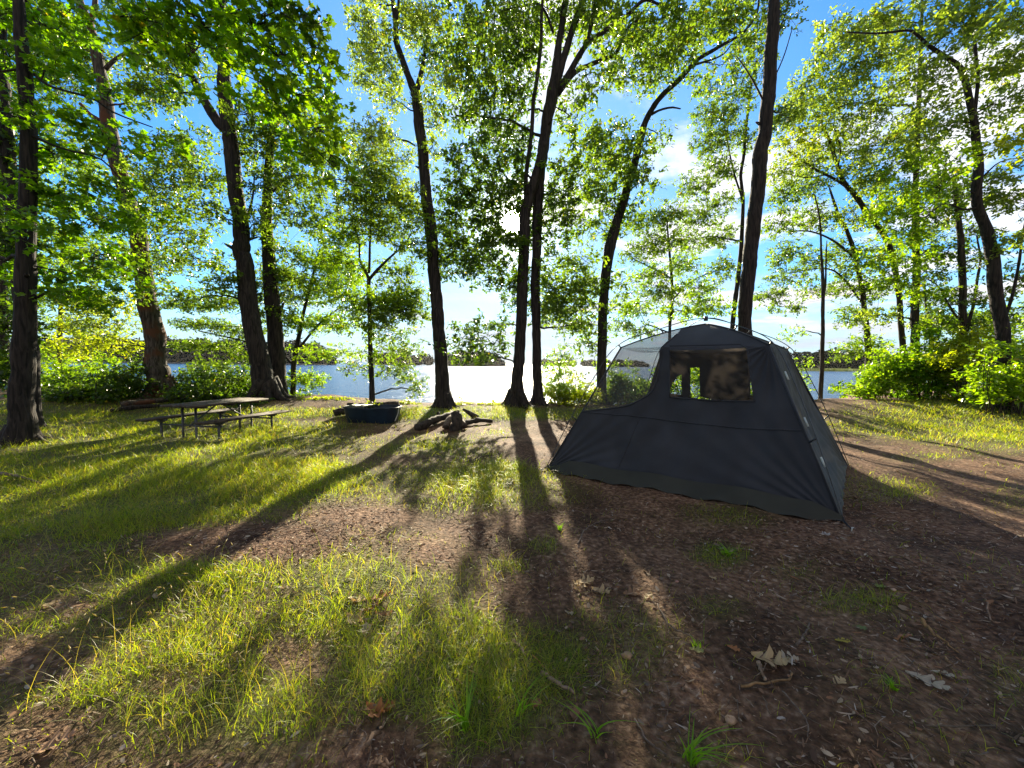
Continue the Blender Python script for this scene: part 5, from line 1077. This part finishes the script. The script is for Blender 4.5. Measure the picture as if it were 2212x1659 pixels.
tuft('broad bladed tuft arching right at the bottom edge', 1490, 1650, sp(14, .12, .24, .6, 1.4, -.9, 1.2) + sp(5, .1, .15, .1, .5), 2)
tuft('tall single bladed tuft right of the bright bottom tuft', 1130, 1545, sp(7, .12, .22, .3, 1.0), 3)
tuft('thin bladed tuft at the bottom right of centre', 1290, 1600, sp(8, .10, .2, .6, 1.2), 4)
tuft('small bright tuft inside the light streak on the earth', 1210, 1145, sp(12, .06, .12, .3, .9), 5)
tuft('fresh green tuft in the shade before the tent', 1570, 1200, sp(26, .07, .15, .5, 1.2), 6)
tuft('small tuft on the dark earth above the big flat oak leaf', 1925, 1482, sp(14, .03, .07, .5, 1.2), 7)
tuft('small tuft left of the largest oak leaf', 1510, 1400, sp(8, .04, .08, .4, 1.), 8)

# ------------------------------------------------------------------ litter: chips, leaf scraps and twigs, far too many to count
def build_litter():
    rg = np.random.default_rng(41); n0 = 210000
    Y = rg.uniform(.9, 13.5, n0) ** 1.0; Y = np.where(rg.random(n0) < .45, rg.uniform(.9, 5, n0), Y); X = rg.uniform(-1.5, 1.5, n0) * (Y + .4)
    w = grass_w(X, Y); cl = np.clip(.42 + .9 * fbm(X * 2.6 + 9, Y * 2.6 + 2), .06, 1); keep = rg.random(n0) < np.clip(1.05 - w, .15, 1) * cl * .9
    A, B, C_, D_ = TENT; cx, cyy = (A + C_)[:2] / 2; keep &= ~((np.abs(X - cx) + np.abs(Y - cyy)) < 2.1)
    X, Y = X[keep], Y[keep]; n = len(X)
    L = rg.gamma(1.8, .0065, n) + .005 + .0012 * Y; L = np.clip(np.where(rg.random(n) < .04, L * 1.9, L), .005, .06); thin = rg.random(n) < .35; L = np.where(thin, L * 1.7, L); W = L * np.where(thin, rg.uniform(.05, .12, n), rg.uniform(.14, .5, n)); a = rg.normal(.2, 1.1, n)
    D = np.stack([np.cos(a), np.sin(a), rg.normal(0, .18, n)], 1); S = np.stack([-np.sin(a), np.cos(a), rg.normal(0, .45, n)], 1)
    c = np.stack([X, Y, ground_z(X, Y) + .010 + rg.uniform(0, .012, n)], 1); cu = rg.uniform(-.2, .5, n)
    V = []
    for (t, s) in ((-.5, 0), (-.2, -.5), (.25, -.42), (.5, 0), (.2, .45), (-.25, .5)):
        p = c + D * (L * t)[:, None] + S * (W * s)[:, None]; p[:, 2] += L * cu * (t * t + (s * .5) ** 2); V.append(p)
    V = np.stack(V, 1).reshape(-1, 3); F = np.arange(n)[:, None] * 6 + np.array([0, 1, 2, 3]); F2 = np.arange(n)[:, None] * 6 + np.array([0, 3, 4, 5])
    pal = np.array([(.30, .23, .16), (.20, .125, .075), (.13, .075, .045), (.38, .31, .23), (.24, .13, .07), (.09, .055, .035), (.42, .38, .33), (.17, .13, .10)])
    C = pal[rg.choice(8, n, p=[.12, .22, .22, .05, .12, .19, .02, .06])] * rg.uniform(.7, 1.2, (n, 1))
    tag(make_mesh('leaf_litter', V, [F, F2], M['litter'], None, np.repeat(C, 6, 0)), 'wood chips and leaf scraps strewn over the bare earth', 'leaf litter', kind='stuff')
    m = MB(); n = 1300; Yt = rg.uniform(1.1, 10, n); Yt = np.where(rg.random(n) < .5, rg.uniform(1.1, 4, n), Yt); Xt = rg.uniform(-1.4, 1.4, n) * Yt; w = grass_w(Xt, Yt)
    for x, y, q in zip(Xt, Yt, w):
        if rg.random() > 1.05 - q * .8 or (abs(x - cx) + abs(y - cyy)) < 2.2: continue
        a = rg.uniform(0, 6.28); L = rg.uniform(.04, .16); pts = []
        for t in (-.5, -.15, .2, .5): px = x + math.cos(a) * L * t + rg.normal() * L * .06; py = y + math.sin(a) * L * t + rg.normal() * L * .06; pts.append((px, py, float(ground_z(px, py)) + .014 + rg.uniform(0, .006)))
        r = rg.uniform(.001, .0028); m.tube(pts, [r, r, r * .8, r * .5], 4, c=tuple(np.ones(3) * rg.uniform(.5, 1.7)))
    tag(m.build('twig_litter', M['twig']), 'small broken twigs scattered over the earth', 'twig litter', kind='stuff')
build_litter()

# ------------------------------------------------------------------ the evening air
def build_haze():
    m, N, L = new_mat('haze_air'); v = N.new('ShaderNodeVolumePrincipled'); v.inputs['Color'].default_value = (1, .97, .93, 1); v.inputs['Density'].default_value = HAZE; v.inputs['Anisotropy'].default_value = .6
    o = N.new('ShaderNodeOutputMaterial'); L.new(v.outputs[0], o.inputs['Volume'])
    b = MB(); b.box((0, 240, 8.5), (1000, 680, 25)); ob = b.build('haze', m); tag(ob, 'thin warm haze in the low sunlight', 'haze', kind='stuff')
HAZE = .00004
build_haze()
